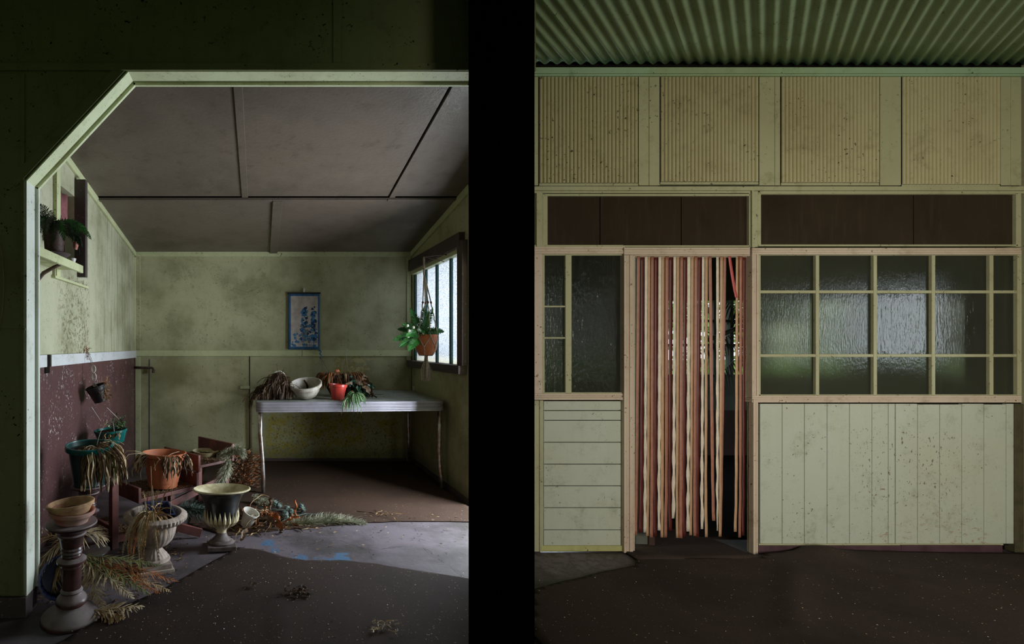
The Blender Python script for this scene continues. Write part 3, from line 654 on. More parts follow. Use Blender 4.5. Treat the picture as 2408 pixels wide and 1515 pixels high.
# corrugated roof: ribs run out and back diagonally over the veranda
cr = bpy.data.objects.new('ceiling', None); C.objects.link(cr); tag(cr, 'green painted corrugated iron roof underside above the door wall', 'ceiling', kind='structure')
dv = Vector(((1800-CX)/F, 1.0, (CY-668)/F)); zt = PZ(155, YR); pitch = 0.0805
for k in range(9):
    x0 = 0.95+k*pitch*8; nr = 8.4; lift = 0.006*(k % 2)
    m = MB()
    def fn(u, v):
        x = x0+u*nr*pitch; t = -0.0+v*2.9
        sag = 0.004*sin(v*5+k)
        return (x-dv.x*t, YR-0.012-dv.y*t, zt+0.012-dv.z*t-0.0105*cos(2*pi*(x-0.95)/pitch)-lift*(u-0.5)+sag)
    m.grid(fn, int(nr*10), 10); m.build('roof_sheet', M['roof'], cr, smooth=True, solid=0.0015)
m = MB(); m.box(-2.8, 5.3, -2.7, YR+.1, 3.62, 3.70); m.build('sky_block_sheet', M['gap'], cr)  # unseen cover added above the roof to block sky light
wbk = bpy.data.objects.new('rear_shade_wall', None); C.objects.link(wbk); tag(wbk, 'unseen wall behind the viewer added to shade the left, with a wide opening', 'wall', kind='structure')  # unseen wall, added to keep sky light off the left side
for (a, c, e, f) in ((-2.7, 1.4, 0, 3.6), (1.4, 5.2, 0, 0.8), (1.4, 5.2, 2.6, 3.6)):
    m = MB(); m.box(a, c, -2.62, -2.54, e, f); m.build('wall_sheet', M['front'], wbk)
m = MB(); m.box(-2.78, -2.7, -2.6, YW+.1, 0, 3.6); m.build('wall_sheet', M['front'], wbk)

# room behind the door
wi = bpy.data.objects.new('wall_inner', None); C.objects.link(wi); tag(wi, 'dim inner room seen between the door strips', 'wall', kind='structure')
YI = 6.4
iz = lambda py: PZ(py, YI); ix = lambda px: PX(px, YI)
m = MB(); m.box(2.70, 2.74, YR+.1, YI, 0, 3.3); m.build('side_sheet', M['innerdark'], wi)
m = MB(); m.box(10.6, 10.7, YR+.1, YI, 0, 3.3); m.build('side_sheet', M['innerdark'], wi)
m = MB(); m.box(2.7, 10.7, YI, YI+.08, 0, iz(965)); m.build('low_board', M['innerdark'], wi)
m = MB(); m.box(2.7, 10.7, YI, YI+.08, iz(965), iz(886)); m.build('sill_board', M['inner'], wi)
m = MB(); m.box(2.7, 10.7, YI, YI+.08, iz(706), 3.3); m.build('top_board', M['innerdark'], wi)
m = MB(); m.box(2.7, ix(1556), YI, YI+.08, iz(886), iz(706)); m.build('side_board', M['innerdark'], wi)
m = MB(); m.box(2.7, 10.7, YR+.1, YI, 3.2, 3.3); m.build('inner_ceiling', M['innerdark'], wi)
w = thing('window_7', 'far garden window of the inner room behind the door strips', 'window', kind='structure')
for px in (1560, 1596, 1628, 1680, 1718, 1762, 1800, 1900, 2000, 2100, 2200, 2300, 2400, 2480):
    m = MB(); m.box(ix(px-4), ix(px+4), YI-.02, YI+.05, iz(886), iz(706)); m.build('mullion', M['inner'], w)
for py in (755, 812, 884):
    m = MB(); m.box(ix(1556), 10.6, YI-.01, YI+.04, iz(py+3), iz(py-3)); m.build('rail', M['inner'], w)
m = MB(); m.box(YR, 10.7, YR+.12, YR+.16, 2.12, 3.3); m.build('front_sheet', M['innerdark'], wi)
m = MB(); m.box(2.74, 10.6, YR+.25, YI, .001, .012); m.build('inner_floor_shade_sheet', M['gap'], wi)  # near-black sheet added to stand in for shade on the inner floor
M['clear'] = bpy.data.materials.new('clear_window_glass'); M['clear'].use_nodes = True
_t = M['clear'].node_tree; _a = _t.nodes.new('ShaderNodeBsdfTransparent'); _g = _t.nodes.new('ShaderNodeBsdfGlossy'); _m = _t.nodes.new('ShaderNodeMixShader')
_g.inputs[1].default_value = 0.05; _m.inputs[0].default_value = 0.06
_t.links.new(_a.outputs[0], _m.inputs[1]); _t.links.new(_g.outputs[0], _m.inputs[2]); _t.links.new(_m.outputs[0], _t.nodes['Material Output'].inputs[0])
for a, c in zip((1560, 1596, 1628, 1680, 1718, 1762, 1800, 1900, 2000, 2100, 2200, 2300, 2400), (1596, 1628, 1680, 1718, 1762, 1800, 1900, 2000, 2100, 2200, 2300, 2400, 2480)):
    m = MB(); m.box(ix(a+4), ix(c-4), YI+.01, YI+.014, iz(884), iz(706)); m.build('pane', M['clear'], w)

# ground outside
m = MB(); m.box(-60, 60, -60, 60, -0.45, -0.4); tag(m.build('ground', M['lawn']), 'green lawn outside', 'lawn', kind='structure')

# ================================================================== FLOOR COVERINGS
def sheet(name, pts, mat, label, th=0.006, amp=0.004, grp=None, z0=0.001, n=46, ridge=None):
    # a floor sheet from an outline in world x,y; a fine grid clipped to the outline so it can buckle
    xs = [p[0] for p in pts]; ys = [p[1] for p in pts]; x0, x1, y0, y1 = min(xs), max(xs), min(ys), max(ys)
    import bmesh
    bm = bmesh.new(); vs = [bm.verts.new((x, y, 0)) for x, y in pts]; bm.faces.new(vs)
    for i in range(1, n):
        for (co, no) in (((x0+(x1-x0)*i/n, 0, 0), (1, 0, 0)), ((0, y0+(y1-y0)*i/n, 0), (0, 1, 0))):
            bmesh.ops.bisect_plane(bm, geom=bm.verts[:]+bm.edges[:]+bm.faces[:], plane_co=co, plane_no=no)
    for v in bm.verts:
        x, y = v.co.x, v.co.y
        z = amp*(1+sin(x*5.1+y*2.3)*0.6+sin(y*7.7-x*3.1)*0.4)
        if ridge: z += ridge(x, y)
        v.co.z = z0+th+z
    bm.normal_update()
    if bm.faces[:][0].normal.z < 0: bmesh.ops.reverse_faces(bm, faces=bm.faces[:])
    me = bpy.data.meshes.new(name); bm.to_mesh(me); bm.free()
    me.materials.append(M[mat]); me.polygons.foreach_set('use_smooth', [True]*len(me.polygons))
    o = bpy.data.objects.new(name, me); C.objects.link(o)
    md = o.modifiers.new('solid', 'SOLIDIFY'); md.thickness = th; md.offset = -1
    tag(o, label, 'carpet', grp); return o
F2 = lambda l: [FL(*p)[:2] for p in l]
def densify(l, j=0.006, k=5):
    out = []
    for i in range(len(l)):
        a, b = l[i], l[(i+1) % len(l)]
        for q in range(k):
            t = q/k; out.append((a[0]+(b[0]-a[0])*t+(U(-j, j) if q else 0), a[1]+(b[1]-a[1])*t+(U(-j, j) if q else 0)))
    return out
def r1(x, y):
    return 0.010*math.exp(-((x-0.06-0.05*sin(y*3))/0.035)**2)*max(0, min(1, (2.9-y)*3))
sheet('carpet', densify(F2([(60, 1560), (150, 1512), (232, 1462), (300, 1428), (384, 1388), (470, 1340), (560, 1292), (612, 1298), (660, 1312), (720, 1322), (800, 1320), (880, 1328), (960, 1342), (1102, 1366), (1180, 1372), (1150, 1560)])),
      'carpet', 'worn dark brown carpet across the foreground before the black dividing band', ridge=r1)
sheet('carpet', densify([(PX(480, 6), 6.10), (1.80, 6.10), (1.80, YF(1229)), (1.05, YF(1228)), (.62, YF(1236)), (.10, YF(1250)), (-.25, YF(1262)), (-.55, YF(1235))]),
      'lino', 'brown carpet sheet under the table in the alcove', amp=0.001)
def r2(x, y):
    z = 0.0
    def rg(ax, ay, bx, by, h, w):
        dx, dy = bx-ax, by-ay; L = sqrt(dx*dx+dy*dy); t = ((x-ax)*dx+(y-ay)*dy)/L/L; d = abs((x-ax)*dy-(y-ay)*dx)/L
        return h*math.exp(-(d/w)**2)*(1 if 0 < t < 1 else math.exp(-(min(abs(t), abs(t-1))*L/.08)**2))
    a = FL(1905, 1312); c = FL(2130, 1380); e = FL(2408, 1470)
    z += rg(a[0], a[1], c[0], c[1], .016, .05)+rg(c[0], c[1], e[0], e[1], .016, .04)
    a = FL(1868, 1345); c = FL(1864, 1480); z += rg(a[0], a[1], c[0], c[1], .02, .05)
    z += 0.045*math.exp(-((x-3.72)/.12)**2-((y-3.33)/.10)**2)
    z += 0.010*sin(x*2.2+y*1.7)+0.010
    return z
sheet('carpet', densify([(1.300, 2.44), (1.525, 2.857)]+F2([(1264, 1395), (1340, 1372), (1420, 1348), (1492, 1334)])+[(PX(1500, 3.32), 3.32), (PX(1700, 3.3), 3.31), (PX(1785, 3.31), 3.30)]
      + [(PX(1800, 3.36), 3.36), (PX(1850, 3.385), 3.385), (PX(1900, 3.40), 3.40), (PX(2000, 3.39), 3.395), (PX(2360, 3.40), 3.40), (5.14, 3.40), (5.14, 2.2), (4.4, 1.9), (1.30, 1.9)], 0.004, 3),
      'rubber', 'dark brown buckled carpet covering the floor before the house wall', ridge=r2, n=60)
m = MB(); m.grid(lambda u, v: (PX(1500, 3.3)+u*0.80, 3.30+v*0.9, 0.010+0.004*sin(u*9+v*4)), 24, 14)
o = m.build('door_mat', M['gap'], None, smooth=True, solid=0.008); tag(o, 'dark dirt-covered mat on the threshold under the strip curtain', 'mat')
o.data.materials[0] = M['rubber']

# ================================================================== STRIP CURTAIN
zt_ = 603
strips = [(143,168,'p',122,150,1208),(178,208,'d',163,195,1185),(213,238,'w',200,228,1185),(241,264,'t',228,252,1215),(268,294,'p',258,288,1228),(300,330,'d',288,318,1220),
 (336,360,'w',324,350,1165),(364,390,'t',352,378,1228),(396,424,'p',388,418,1228),(430,462,'d',420,450,1170),(468,494,'w',455,480,1060),(498,522,'t',486,510,1232),
 (528,556,'p',517,547,1235),(560,588,'d',548,574,1220),(592,620,'w',584,610,1175),(626,650,'t',612,638,1208),(656,682,'p',640,666,1215),(688,716,'d',664,690,1225),
 (722,746,'w',705,732,1155),(750,776,'t',740,768,1225),(782,808,'p',812,832,1080),(848,876,'w',850,878,1170),(884,908,'t',876,892,1215),(912,940,'p',872,897,1222),
 (955,980,'r',1018,1034,600),(1024,1048,'t',1014,1037,1178),(1056,1082,'p',1048,1078,1228),(1088,1112,'d',1080,1103,1210)]
sc_ = thing('strip_curtain', 'fly curtain of white, tan, terracotta and oxblood plastic strips in the doorway', 'curtain', (PX(1610, YR), YR+.02, PZ(603, YR)))
L0 = sc_.location
m = MB(); m.box(PX(1490, YR), PX(1768, YR), YR+.014, YR+.045, PZ(604, YR), PZ(596, YR)); m.build('hanging_rail', M['pink'], sc_, sub=L0)
for i, (a, c, k, a2, c2, e) in enumerate(strips):
    Y = YR+.012+.006*(i % 2)
    xt = PX(1460+(a+c)/2/3.788, Y); xb = PX(1460+(a2+c2)/2/3.788, Y); w_ = (c-a+(1.5 if i < 21 else 0))/3.788*Y/F*0.97
    za = PZ(603, Y); zb = PZ(940+e/3.788, Y) if i != 24 else PZ(700, Y)
    ph = U(0, 6); wav = {'w': .0013, 't': .0007, 'p': .0005, 'd': .0010, 'r': .0004}[k]
    n = 60; pts = []; m = MB()
    kink = U(-.006, .006)
    def fn(u, v):
        z = za+(zb-za)*v; s_ = min(1, max(0, v*1.4-.1))
        x = xt+(xb-xt)*(v**1.15)+(kink*max(0, v-.85)*6)+wav*0.5*sin(v*52+ph)*s_
        tw = 0.12*sin(v*3+ph)+(0.28*sin(v*70+ph) if k == 'w' else 0.06*sin(v*20+ph))*s_
        return (x+(u-.5)*w_*cos(tw*.6), Y+(u-.5)*w_*sin(tw)+wav*1.6*sin(v*50+ph+1)*s_, z)
    m.grid(fn, 2, n); m.build('strip', M['s_'+k], sc_, sub=L0, smooth=True, solid=0.0012)

# ================================================================== TABLE
TYl, TYr = 4.80, 4.93; zt2 = 0.862
tb = thing('laminate_table', 'long laminate table with ribbed aluminium edge and chrome legs in the alcove', 'table', (0.9, 5.4, 0))
tl = Vector(tb.location)
cor = [(PX(603, TYl-.03), TYl-.03), (PX(1046, TYr-.03), TYr-.03), (1.80, 6.06), (-.04, 6.06)]
def rr(poly, r, n=5):
    out = []
    for i in range(len(poly)):
        p0, p, p2 = Vector(poly[i-1]), Vector(poly[i]), Vector(poly[(i+1) % len(poly)])
        a = p+(p0-p).normalized()*r; c = p+(p2-p).normalized()*r
        for k in range(n+1):
            t = k/n; out.append(tuple((1-t)**2*a+2*t*(1-t)*p+t*t*c))
    return out
outl = rr(cor, 0.07)
m = MB(); m.prism([(x, y, zt2-.012) for x, y in outl], (0, 0, 0.012)); m.build('tabletop', M['laminate'], tb, sub=tl, bevel=.002)
prof = [(0, 0), (.006, -.004), (.006, -.020), (.001, -.023), (.001, -.030), (.006, -.033), (.006, -.049), (.001, -.052), (.001, -.060), (.006, -.063), (.006, -.078), (.002, -.082), (.004, -.096), (-.010, -.098), (-.010, -.012)]
cen = Vector((.9, 5.45))
m = MB(); nO = len(outl); vs = []
for i, p in enumerate(outl):
    pv = Vector(p); t = (Vector(outl[(i+1) % nO])-Vector(outl[i-1])).normalized(); nr = Vector((t.y, -t.x))
    vs += [(pv.x+nr.x*a, pv.y+nr.y*a, zt2+z) for a, z in prof]
k = len(prof); m.add(vs, [(i*k+j, ((i+1) % nO)*k+j, ((i+1) % nO)*k+(j+1) % k, i*k+(j+1) % k) for i in range(nO) for j in range(k)])
m.build('edge_band', M['alu'], tb, sub=tl, smooth='auto')
def leg(pts, r=0.021):
    m = MB(); m.tube(pts, [r]*(len(pts)-1)+[r*.8], 12); o = m.build('leg', M['chrome'], tb, sub=tl, smooth=True)
    m = MB(); m.tube([pts[-1], (pts[-1][0], pts[-1][1], 0.001)], r*1.15, 12); m.build('foot_cap', M['blackpot'], o)
xa = PX(616, TYl); leg([(xa-.015, TYl+.02, .78), (xa-.015, TYl+.02, .55), (xa+.004, TYl+.01, .32), (xa+.012, TYl, .14), (xa+.012, TYl, .012)])
xb = PX(1036, TYr); leg([(xb-.01, TYr, .78), (xb-.012, TYr, .48), (xb-.016, TYr, .36), (xb-.008, TYr, .22), (xb+.006, TYr, .10), (xb+.012, TYr, .012)])
leg([(1.745, 5.98, .78), (1.745, 5.98, .5), (1.75, 5.98, .25), (1.76, 5.98, .012)]); leg([(.02, 5.98, .78), (.02, 5.98, .4), (.03, 5.98, .012)])

def place(bm_fn, *a): pass
# -- hanging scroll
YS = YB-.03
sx0, sx1, sz0, sz1 = PX(678, YS), PX(752, YS), PZ(822, YS), PZ(690, YS)
sr = thing('hanging_scroll', 'small blue bordered cloth scroll printed with leafy plants on the back wall', 'scroll', ((sx0+sx1)/2, YS, sz1)); sl = Vector(sr.location)
wv = lambda u, v: -0.010*sin(u*9+.8)*v-0.006*sin(u*21)*v*v-.004
def onscroll(u, v, off=0.0): return (sx0+(sx1-sx0)*u, YS+wv(u, v)-off, sz1+(sz0-sz1)*v)
m = MB(); m.grid(lambda u, v: onscroll(u, v), 30, 20); m.build('border_cloth', M['scroll_blue'], sr, sub=sl, smooth=True, solid=.001)
m = MB(); m.grid(lambda u, v: onscroll(.075+.86*u, .05+.90*v, .0015), 30, 20); m.build('ivory_panel', M['scroll_ivory'], sr, sub=sl, smooth=True)
m = MB(); m.box(sx0-.010, sx1+.008, YS-.012, YS+.006, sz1-.006, sz1+.010); m.build('top_rod', M['blackpot'], sr, sub=sl)
m = MB(); m.box(PX(713, YS), PX(717.5, YS), YS-.012, YS+.03, PZ(688, YS), PZ(678, YS)); m.build('hanging_clip', M['white_plastic'], sr, sub=sl, bevel=.002)
def leafprint(m, cu, cv, s, n=7, off=.0022):
    pts = []; a0 = U(0, 6)
    for i in range(n*2):
        r = s*(1 if i % 2 else .82)*U(.45, 1.1); a = a0+pi*i/n
        pts.append(onscroll(min(.93, max(.075, cu+r*cos(a)*1.5)), min(.95, max(.05, cv+r*sin(a)*.8)), off))
    m.add(pts, [tuple(range(len(pts)))])
ma, mb_, mc = MB(), MB(), MB()
for (cu, top, bot, wd) in ((.52, .22, .85, .16), (.80, .24, .85, .13)):
    for i in range(46):
        t = U(0, 1)**.9; v = top+(bot-top)*t; w_ = wd*(.25+t)*.9
        leafprint(ma if U(0, 1) < .55 else mb_, cu+U(-w_, w_), v, U(.03, .062))
for i in range(22): leafprint(mc, U(.42, .9), U(.55, .88), U(.02, .05), 5, .003)
for i in range(26): leafprint(mb_, U(.1, .92), U(.72, .93)*1.0, U(.02, .055), 6, .0018)
ma.build('dark_print', M['ink'], sr, sub=sl, kind='stuff'); mb_.build('blue_print', M['ink2'], sr, sub=sl, kind='stuff'); mc.build('grey_print', M['greyink'], sr, sub=sl, kind='stuff')

# -- tap pipe on the back wall
o = thing('water_pipe', 'short rusty water pipe with elbow in the back corner under the rail', 'pipe', P(320, 864, 6.08)); ol = Vector(o.location)
m = MB(); m.tube([P(312, 864, 6.08), P(340, 865, 6.08), P(356, 865, 6.08), P(360, 867, 6.07), P(361, 873, 6.06)], .014, 8); m.build('pipe_run', M['pipe'], o, sub=ol, smooth=True)
m = MB(); m.tube([P(361, 870, 6.06), P(361, 877, 6.06)], .019, 8); m.build('elbow', M['pipe'], o, sub=ol, smooth=True)

# ================================================================== PLANT GEOMETRY
def arc(a, d, L, droop, n=8, side=0.0):
    # curve starting at a, heading d, length L, falling by gravity
    p = Vector(a); d = Vector(d).normalized(); out = [p.copy()]; sd = d.cross(Vector((0, 0, 1)))
    for i in range(n):
        d = (d+Vector((0, 0, -droop/n))+sd*side/n).normalized(); p = p+d*(L/n); out.append(p.copy())
    return out
def blade(m, a, d, L, droop, w, n=7, side=0.0, fold=.25, tip=.1):
    p = arc(a, d, L, droop, n, side)
    m.ribbon(p, [w*(tip+(1-tip)*sin(pi*(.12+.84*i/n)))for i in range(n+1)], (U(-.3, .3), U(-.3, .3), 1), fold)
def frond(name, mat, parent, sub, a, d, L, droop, pin, pw, n=14, side=0.0, ang=1.0, tipf=.3, hang=.2, kind=None, jit=.15, up=(0, 0, 1), path=None):
    p = path or arc(a, d, L, droop, n, side); n = len(p)-1; up = Vector(up); m = MB(); m.tube(p, [0.0035*(1-.7*i/n) for i in range(n+1)], 4)
    for i in range(1, n*2+1):
        t = i/(n*2); k = min(n-1, int(t*n)); q = p[k].lerp(p[k+1], t*n-k) if k < n else p[n]
        dd = (p[k+1]-p[k]).normalized(); sd = dd.cross(up)
        sd = sd.normalized() if sd.length > 1e-3 else dd.orthogonal().normalized()
        l = pin*(sin(pi*(.12+.88*t))**.7*(1-tipf*t)+.05)
        for s_ in (-1, 1):
            v = (sd*s_*ang+dd*.45+Vector((U(-jit, jit), U(-jit, jit), -hang+U(-jit, jit)))).normalized()
            m.ribbon([q, q+v*l*.5, q+v*l+Vector((0, 0, -l*hang*.6))], [pw*.7, pw, pw*.2], up+dd*.2)
    return m.build(name, M[mat], parent, sub=sub, kind=kind)
def plume(name, mat, parent, sub, pts, R, nh=420, hl=.07, stem=True, w=.0016):
    # feathery seed head: fine hairs along a curve
    pts = [Vector(p) for p in pts]; n = len(pts)-1; m = MB()
    for i in range(nh):
        t = U(0, 1); k = min(n-1, int(t*n)); q = pts[k].lerp(pts[k+1], t*n-k); d = (pts[k+1]-pts[k]).normalized()
        e = Vector((U(-1, 1), U(-1, 1), U(-1, 1))).normalized(); e = (e+d*.7).normalized()
        rr_ = R*(sin(pi*(.1+.85*t))**.6)*U(.5, 1.1)
        q2 = q+e*rr_; q3 = q2+(e+d*.8+Vector((0, 0, -.3))).normalized()*hl*U(.3, .6)
        m.ribbon([q, q2, q3], [w*1.6, w*1.6, w*.4], (U(-1, 1), U(-1, 1), U(-1, 1)))
    return m.build(name, M[mat], parent, sub=sub)
def dead(m, a, d, L, w, droop=2.2, n=9):
    p = arc(a, d, L, droop, n, U(-.5, .5)); ph = U(0, 6)
    p = [q+Vector((.006*sin(i*1.5+ph), .006*cos(i*1.7+ph), 0)) for i, q in enumerate(p)]
    for q in p: q.z = max(q.z, .01)
    m.ribbon(p, [w*(.18+.82*max(0, sin(pi*(i/n)**1.3)))*(.7+.5*abs(sin(i*2.1+ph))) for i in range(n+1)], (U(-1, 1), U(-1, 1), .4), U(.1, .5))

# ================================================================== POTS
def lathed(name, mat, parent, prof, seg=40, fn=None, c=(0, 0, 0), smooth='auto', label=None, close=False):
    m = MB(); m.lathe(prof, seg, c, fn, close); return m.build(name, M[mat], parent, smooth=smooth, label=label)
def potprof(rb_, rt, h, th=.008, rim=.02, rimh=.03):
    return [(0.001, 0), (rb_, 0), (rb_+(rt-rb_)*.06, .01), (rt-rim*.4, h-rimh), (rt, h-rimh+.003), (rt+.003, h-.004), (rt, h), (rt-th, h), (rt-th-rim*.3, h-rimh), (rb_-th*.5, .02), (0.001, .02)]

# dusty brown pedestal with stacked pots
def pedprof(s=1.0):
    return [(r*s, z*s) for r, z in [(.001, 0), (.150, 0), (.152, .012), (.145, .025), (.115, .045), (.085, .062), (.066, .072), (.066, .080), (.078, .084), (.079, .098), (.070, .112), (.055, .128), (.052, .136), (.056, .142), (.052, .150),
            (.047, .156), (.049, .21), (.050, .262), (.054, .268), (.053, .276), (.060, .282), (.074, .292), (.074, .302), (.062, .310), (.050, .316), (.052, .324), (.049, .332), (.054, .340), (.050, .350), (.055, .358), (.052, .368),
            (.056, .376), (.058, .40), (.062, .418), (.070, .424), (.073, .432), (.068, .440), (.074, .452), (.100, .466), (.124, .476), (.127, .486), (.124, .492), (.001, .492)]]
p1 = thing('pedestal', 'dusty turned brown ceramic pedestal by the pale jamb, stacked pots on top', 'pedestal', (-.962, 2.615, 0))
lathed('turned_column', 'ped', p1, pedprof(), 48)
for nm, lab, mt, z, r, h, tl_, ty in (('flower_pot', 'chalky pink shallow pot, lower of two stacked on the front pedestal', 'terra_pink', .497, .112, .060, .05, .04),
                                    ('flower_pot', 'pale stained terracotta pot, upper of two stacked on the front pedestal', 'terra_pale', .524, .116, .070, -.10, -.09)):
    q = thing(nm, lab, 'pot', (-.962, 2.615, z), (tl_*.3, ty, 0))
    lathed('pot_body', mt, q, potprof(r*.72, r, h, rim=.02, rimh=.022), 44)
    m = MB(); m.lathe([(.001, h*.45), (r*.78, h*.42)], 24, close=False); m.build('soil', M['soil'], q)
# rear pedestal with big green pot
p2 = thing('pedestal', 'second brown pedestal in shadow beneath the dark green pot', 'pedestal', (-1.150, 3.44, 0))
lathed('turned_column', 'ped', p2, pedprof(.93), 40)
g = thing('planter', 'large dark green planter full of drooping dead leaves on the rear pedestal', 'planter', (-1.150, 3.44, .459), (.06, .03, 0)); 
lathed('pot_body', 'greenpot', g, [(.001, 0), (.100, 0), (.104, .012), (.100, .02), (.132, .235), (.142, .24), (.150, .268), (.144, .270), (.128, .24), (.001, .24)], 44)
lathed('teal_lip', 'tealpot', g, [(.1505, .236), (.1535, .240), (.1545, .268), (.150, .272), (.143, .272), (.138, .243)], 44, label='teal upper lip of the pot')
m = MB(); m.lathe([(.001, .250), (.140, .236)], 24, close=False); m.build('soil', M['soil'], g)
for mt, nn, Lr in (('straw_pale', 34, (.18, .36)), ('deadbrown', 70, (.16, .36)), ('straw', 26, (.16, .34)), ('olive', 10, (.15, .3))):
    m = MB()
    for i in range(nn):
        a = U(-1.5, .9); r = U(.05, .14)
        d_ = Vector((cos(a), sin(a)-.15, U(.1, .7)))
        dead(m, (cos(a)*r, sin(a)*r, .25+U(0, .03)), d_, U(*Lr), U(.004, .024), U(3.0, 5.5))
    m.build('dead_leaves', M[mt], g, kind='stuff')
m = MB()
for i in range(14): m.tube(arc((U(-.05, .1), U(-.1, .05), .255), (U(-.3, 1), U(-.8, .2), U(.2, .6)), U(.12, .3), U(1.5, 4), 7), .0022, 4)
m.build('dead_stems', M['straw_pale'], g, kind='stuff')

# hanging pots by the left wall
YH = 4.30
hk = thing('hanging_pot', 'tilted black hanging pot spilling coir below a white plastic chain', 'hanging pot', P(237, 944, YH), (0.12, -.30, .2))
lathed('pot_body', 'blackpot', hk, [(.001, 0), (.052, 0), (.082, .125), (.086, .128), (.084, .14), (.079, .138), (.05, .012), (.001, .012)], 28)
for mt, nn in (('rust', 60), ('straw', 40), ('deadbrown', 50)):
    m = MB()
    for i in range(nn):
        a = U(-1.2, 1.4); z = U(.0, .145); r = .06+.025*z/.14
        m.tube(arc((cos(a)*r, sin(a)*r-.01, z), (cos(a)+U(-.6, .6), sin(a)+U(-.6, .6), U(-.5, .9)), U(.02, .07), U(-2, 3), 4), .0014, 3)
    m.build('coir_fibre', M[mt], hk, kind='stuff')
m = MB(); m.box(.066, .084, -.046, -.040, .03, .13); m.build('foil_tag', M['wire'], hk, label='shiny foil strip on the pot')
ch = thing('hanging_chain', 'white plastic link chain on a rusty hook at the maroon wall', 'chain', P(216, 856, YH)); cl = Vector(ch.location)
def ring(m, c, rx, rz, r=.004, n=14, Y=YH):
    m.tube([Vector(P(c[0], c[1], Y))+Vector((rx*cos(2*pi*i/n), .002*i/n, rz*sin(2*pi*i/n))) for i in range(n+1)], r, 5)
for (c, rx, rz) in (((220, 868), .017, .030), ((221, 887), .018, .034), ((222, 905), .013, .018)):
    m = MB(); ring(m, c, rx, rz); ring(m, (c[0], c[1]), rx*.55, rz*.55, .003); m.build('link', M['whitewire'], ch, sub=cl, smooth=True)
m = MB(); m.tube([P(216, 860, YH), P(212, 845, YH), P(206, 830, YH+.04), P(203, 824, YH+.08)], .0025, 5); m.tube([P(219, 858, YH), P(214, 842, YH), P(207, 828, YH+.04), P(204, 822, YH+.09)], .002, 5)
m.build('wire_loop', M['wire'], ch, sub=cl)
m = MB()
for i in range(50): m.tube(arc(Vector(P(204+U(-3, 4), 822+U(-4, 26), YH+.06)), (U(-1, 1), U(-1, .2), U(-.4, 1)), U(.02, .04), U(-2, 2), 4), .0018, 3)
m.build('rust_tie', M['rust'], ch, sub=cl, kind='stuff')
m = MB()
for a, c in (((222, 912), (228, 950)), ((226, 905), (252, 938)), ((224, 906), (236, 914))): m.tube([P(a[0], a[1], YH-.01), P(c[0], c[1], YH-.05)], .0018, 5)
m.build('hanger_wire', M['wire'], ch, sub=cl)
tp = thing('hanging_pot', 'teal plastic hanging bowl with small green plant near the maroon wall', 'hanging pot', P(262, 1040, YH), (.02, -.05, 0))
lathed('pot_body', 'tealpot', tp, [(.001, 0), (.105, 0), (.128, .088), (.134, .090), (.136, .108), (.130, .108), (.10, .015), (.001, .015)], 40)
m = MB(); m.lathe([(.001, .095), (.125, .09)], 20, close=False); m.build('soil', M['soil'], tp)
m = MB(); t_ = Vector(tp.location)
for a, c in (((220, 955), (-.11, 0)), ((243, 955), (.06, -.10)), ((256, 958), (.08, .09))):
    m.tube([Vector(P(a[0], a[1], YH-.03))-t_, Vector((c[0]*.7, c[1]*.7, .18)), Vector((c[0], c[1], .10))], .0022, 5)
m.build('hanger_wire', M['wire'], tp)
m = MB(); m2 = MB()
for i in range(14):
    st = arc((U(0, .11), U(-.06, .06), .095), (U(-.2, .5), U(-.5, .5), 1), U(.06, .16), U(-.5, 1.5), 6); m2.tube(st, .0016, 4)
    for q in st[2:]:
        for _ in range(2):
            e = Vector((U(-1, 1), U(-1, 1), U(-.2, .8))).normalized(); m.ribbon([q, q+e*.010, q+e*.022], [.004, .014, .003], (U(-1, 1), U(-1, 1), 1))
m.build('small_leaves', M['bladegreen'], tp, kind='stuff'); m2.build('stems', M['deepleaf'], tp, kind='stuff')
m = MB()
for i in range(18): dead(m, (U(-.04, .12), U(-.12, -.08), .105), (U(-.5, .5), -1, .3), U(.04, .09), .010, 4)
m.build('dry_leaves', M['straw'], tp, kind='stuff')

# ================================================================== PLANT STAND
SA = math.atan2(.69, .72); so = Vector((-.854, 3.66, 0))
st = thing('plant_stand', 'stepped maroon timber plant stand littered with gravelly dirt', 'plant stand', so, (0, 0, SA))
def sbx(name, s0, s1, w0, w1, z0, z1, mat='maroon'):
    m = MB(); m.box(s0, s1, w0, w1, z0, z1); return m.build(name, M[mat], st, bevel=.003)
sbx('shelf_board', 0, .49, 0, .44, .265, .293); sbx('side_board', -.022, 0, -.012, .44, .265, .375); sbx('side_board', .49, .512, -.012, .40, .285, .395)
sbx('shelf_board', .53, .86, 0, .47, .425, .447); sbx('side_board', .508, .53, -.012, .47, .40, .53); sbx('side_board', .86, .882, -.01, .46, .43, .575)
sbx('shelf_board', -.42, -.02, .02, .44, .045, .07); sbx('side_board', -.20, -.175, -.02, .30, .10, .13)
sbx('leg', -.235, -.185, -.03, .02, 0, .47); sbx('leg', .27, .31, .02, .06, 0, .265); sbx('leg', .82, .86, .03, .07, 0, .43)
sbx('leg', -.20, -.15, .38, .43, 0, .47); sbx('leg', .27, .31, .38, .42, 0, .265); sbx('leg', .82, .86, .40, .44, 0, .43); sbx('leg', .49, .53, .41, .45, 0, .43)
m = MB(); m.beam((.12, .02, .16), (.80, .02, .30), .02, .055); m.build('brace', M['maroon'], st, bevel=.003)
m = MB(); m.beam((-.18, .02, .05), (.16, -.03, .04), .03, .05); m.build('brace', M['maroon'], st, bevel=.003)
m = MB(); m.beam((.05, -.10, .15), (.34, -.27, .035), .025, .06); m.build('brace', M['maroon'], st, bevel=.003)
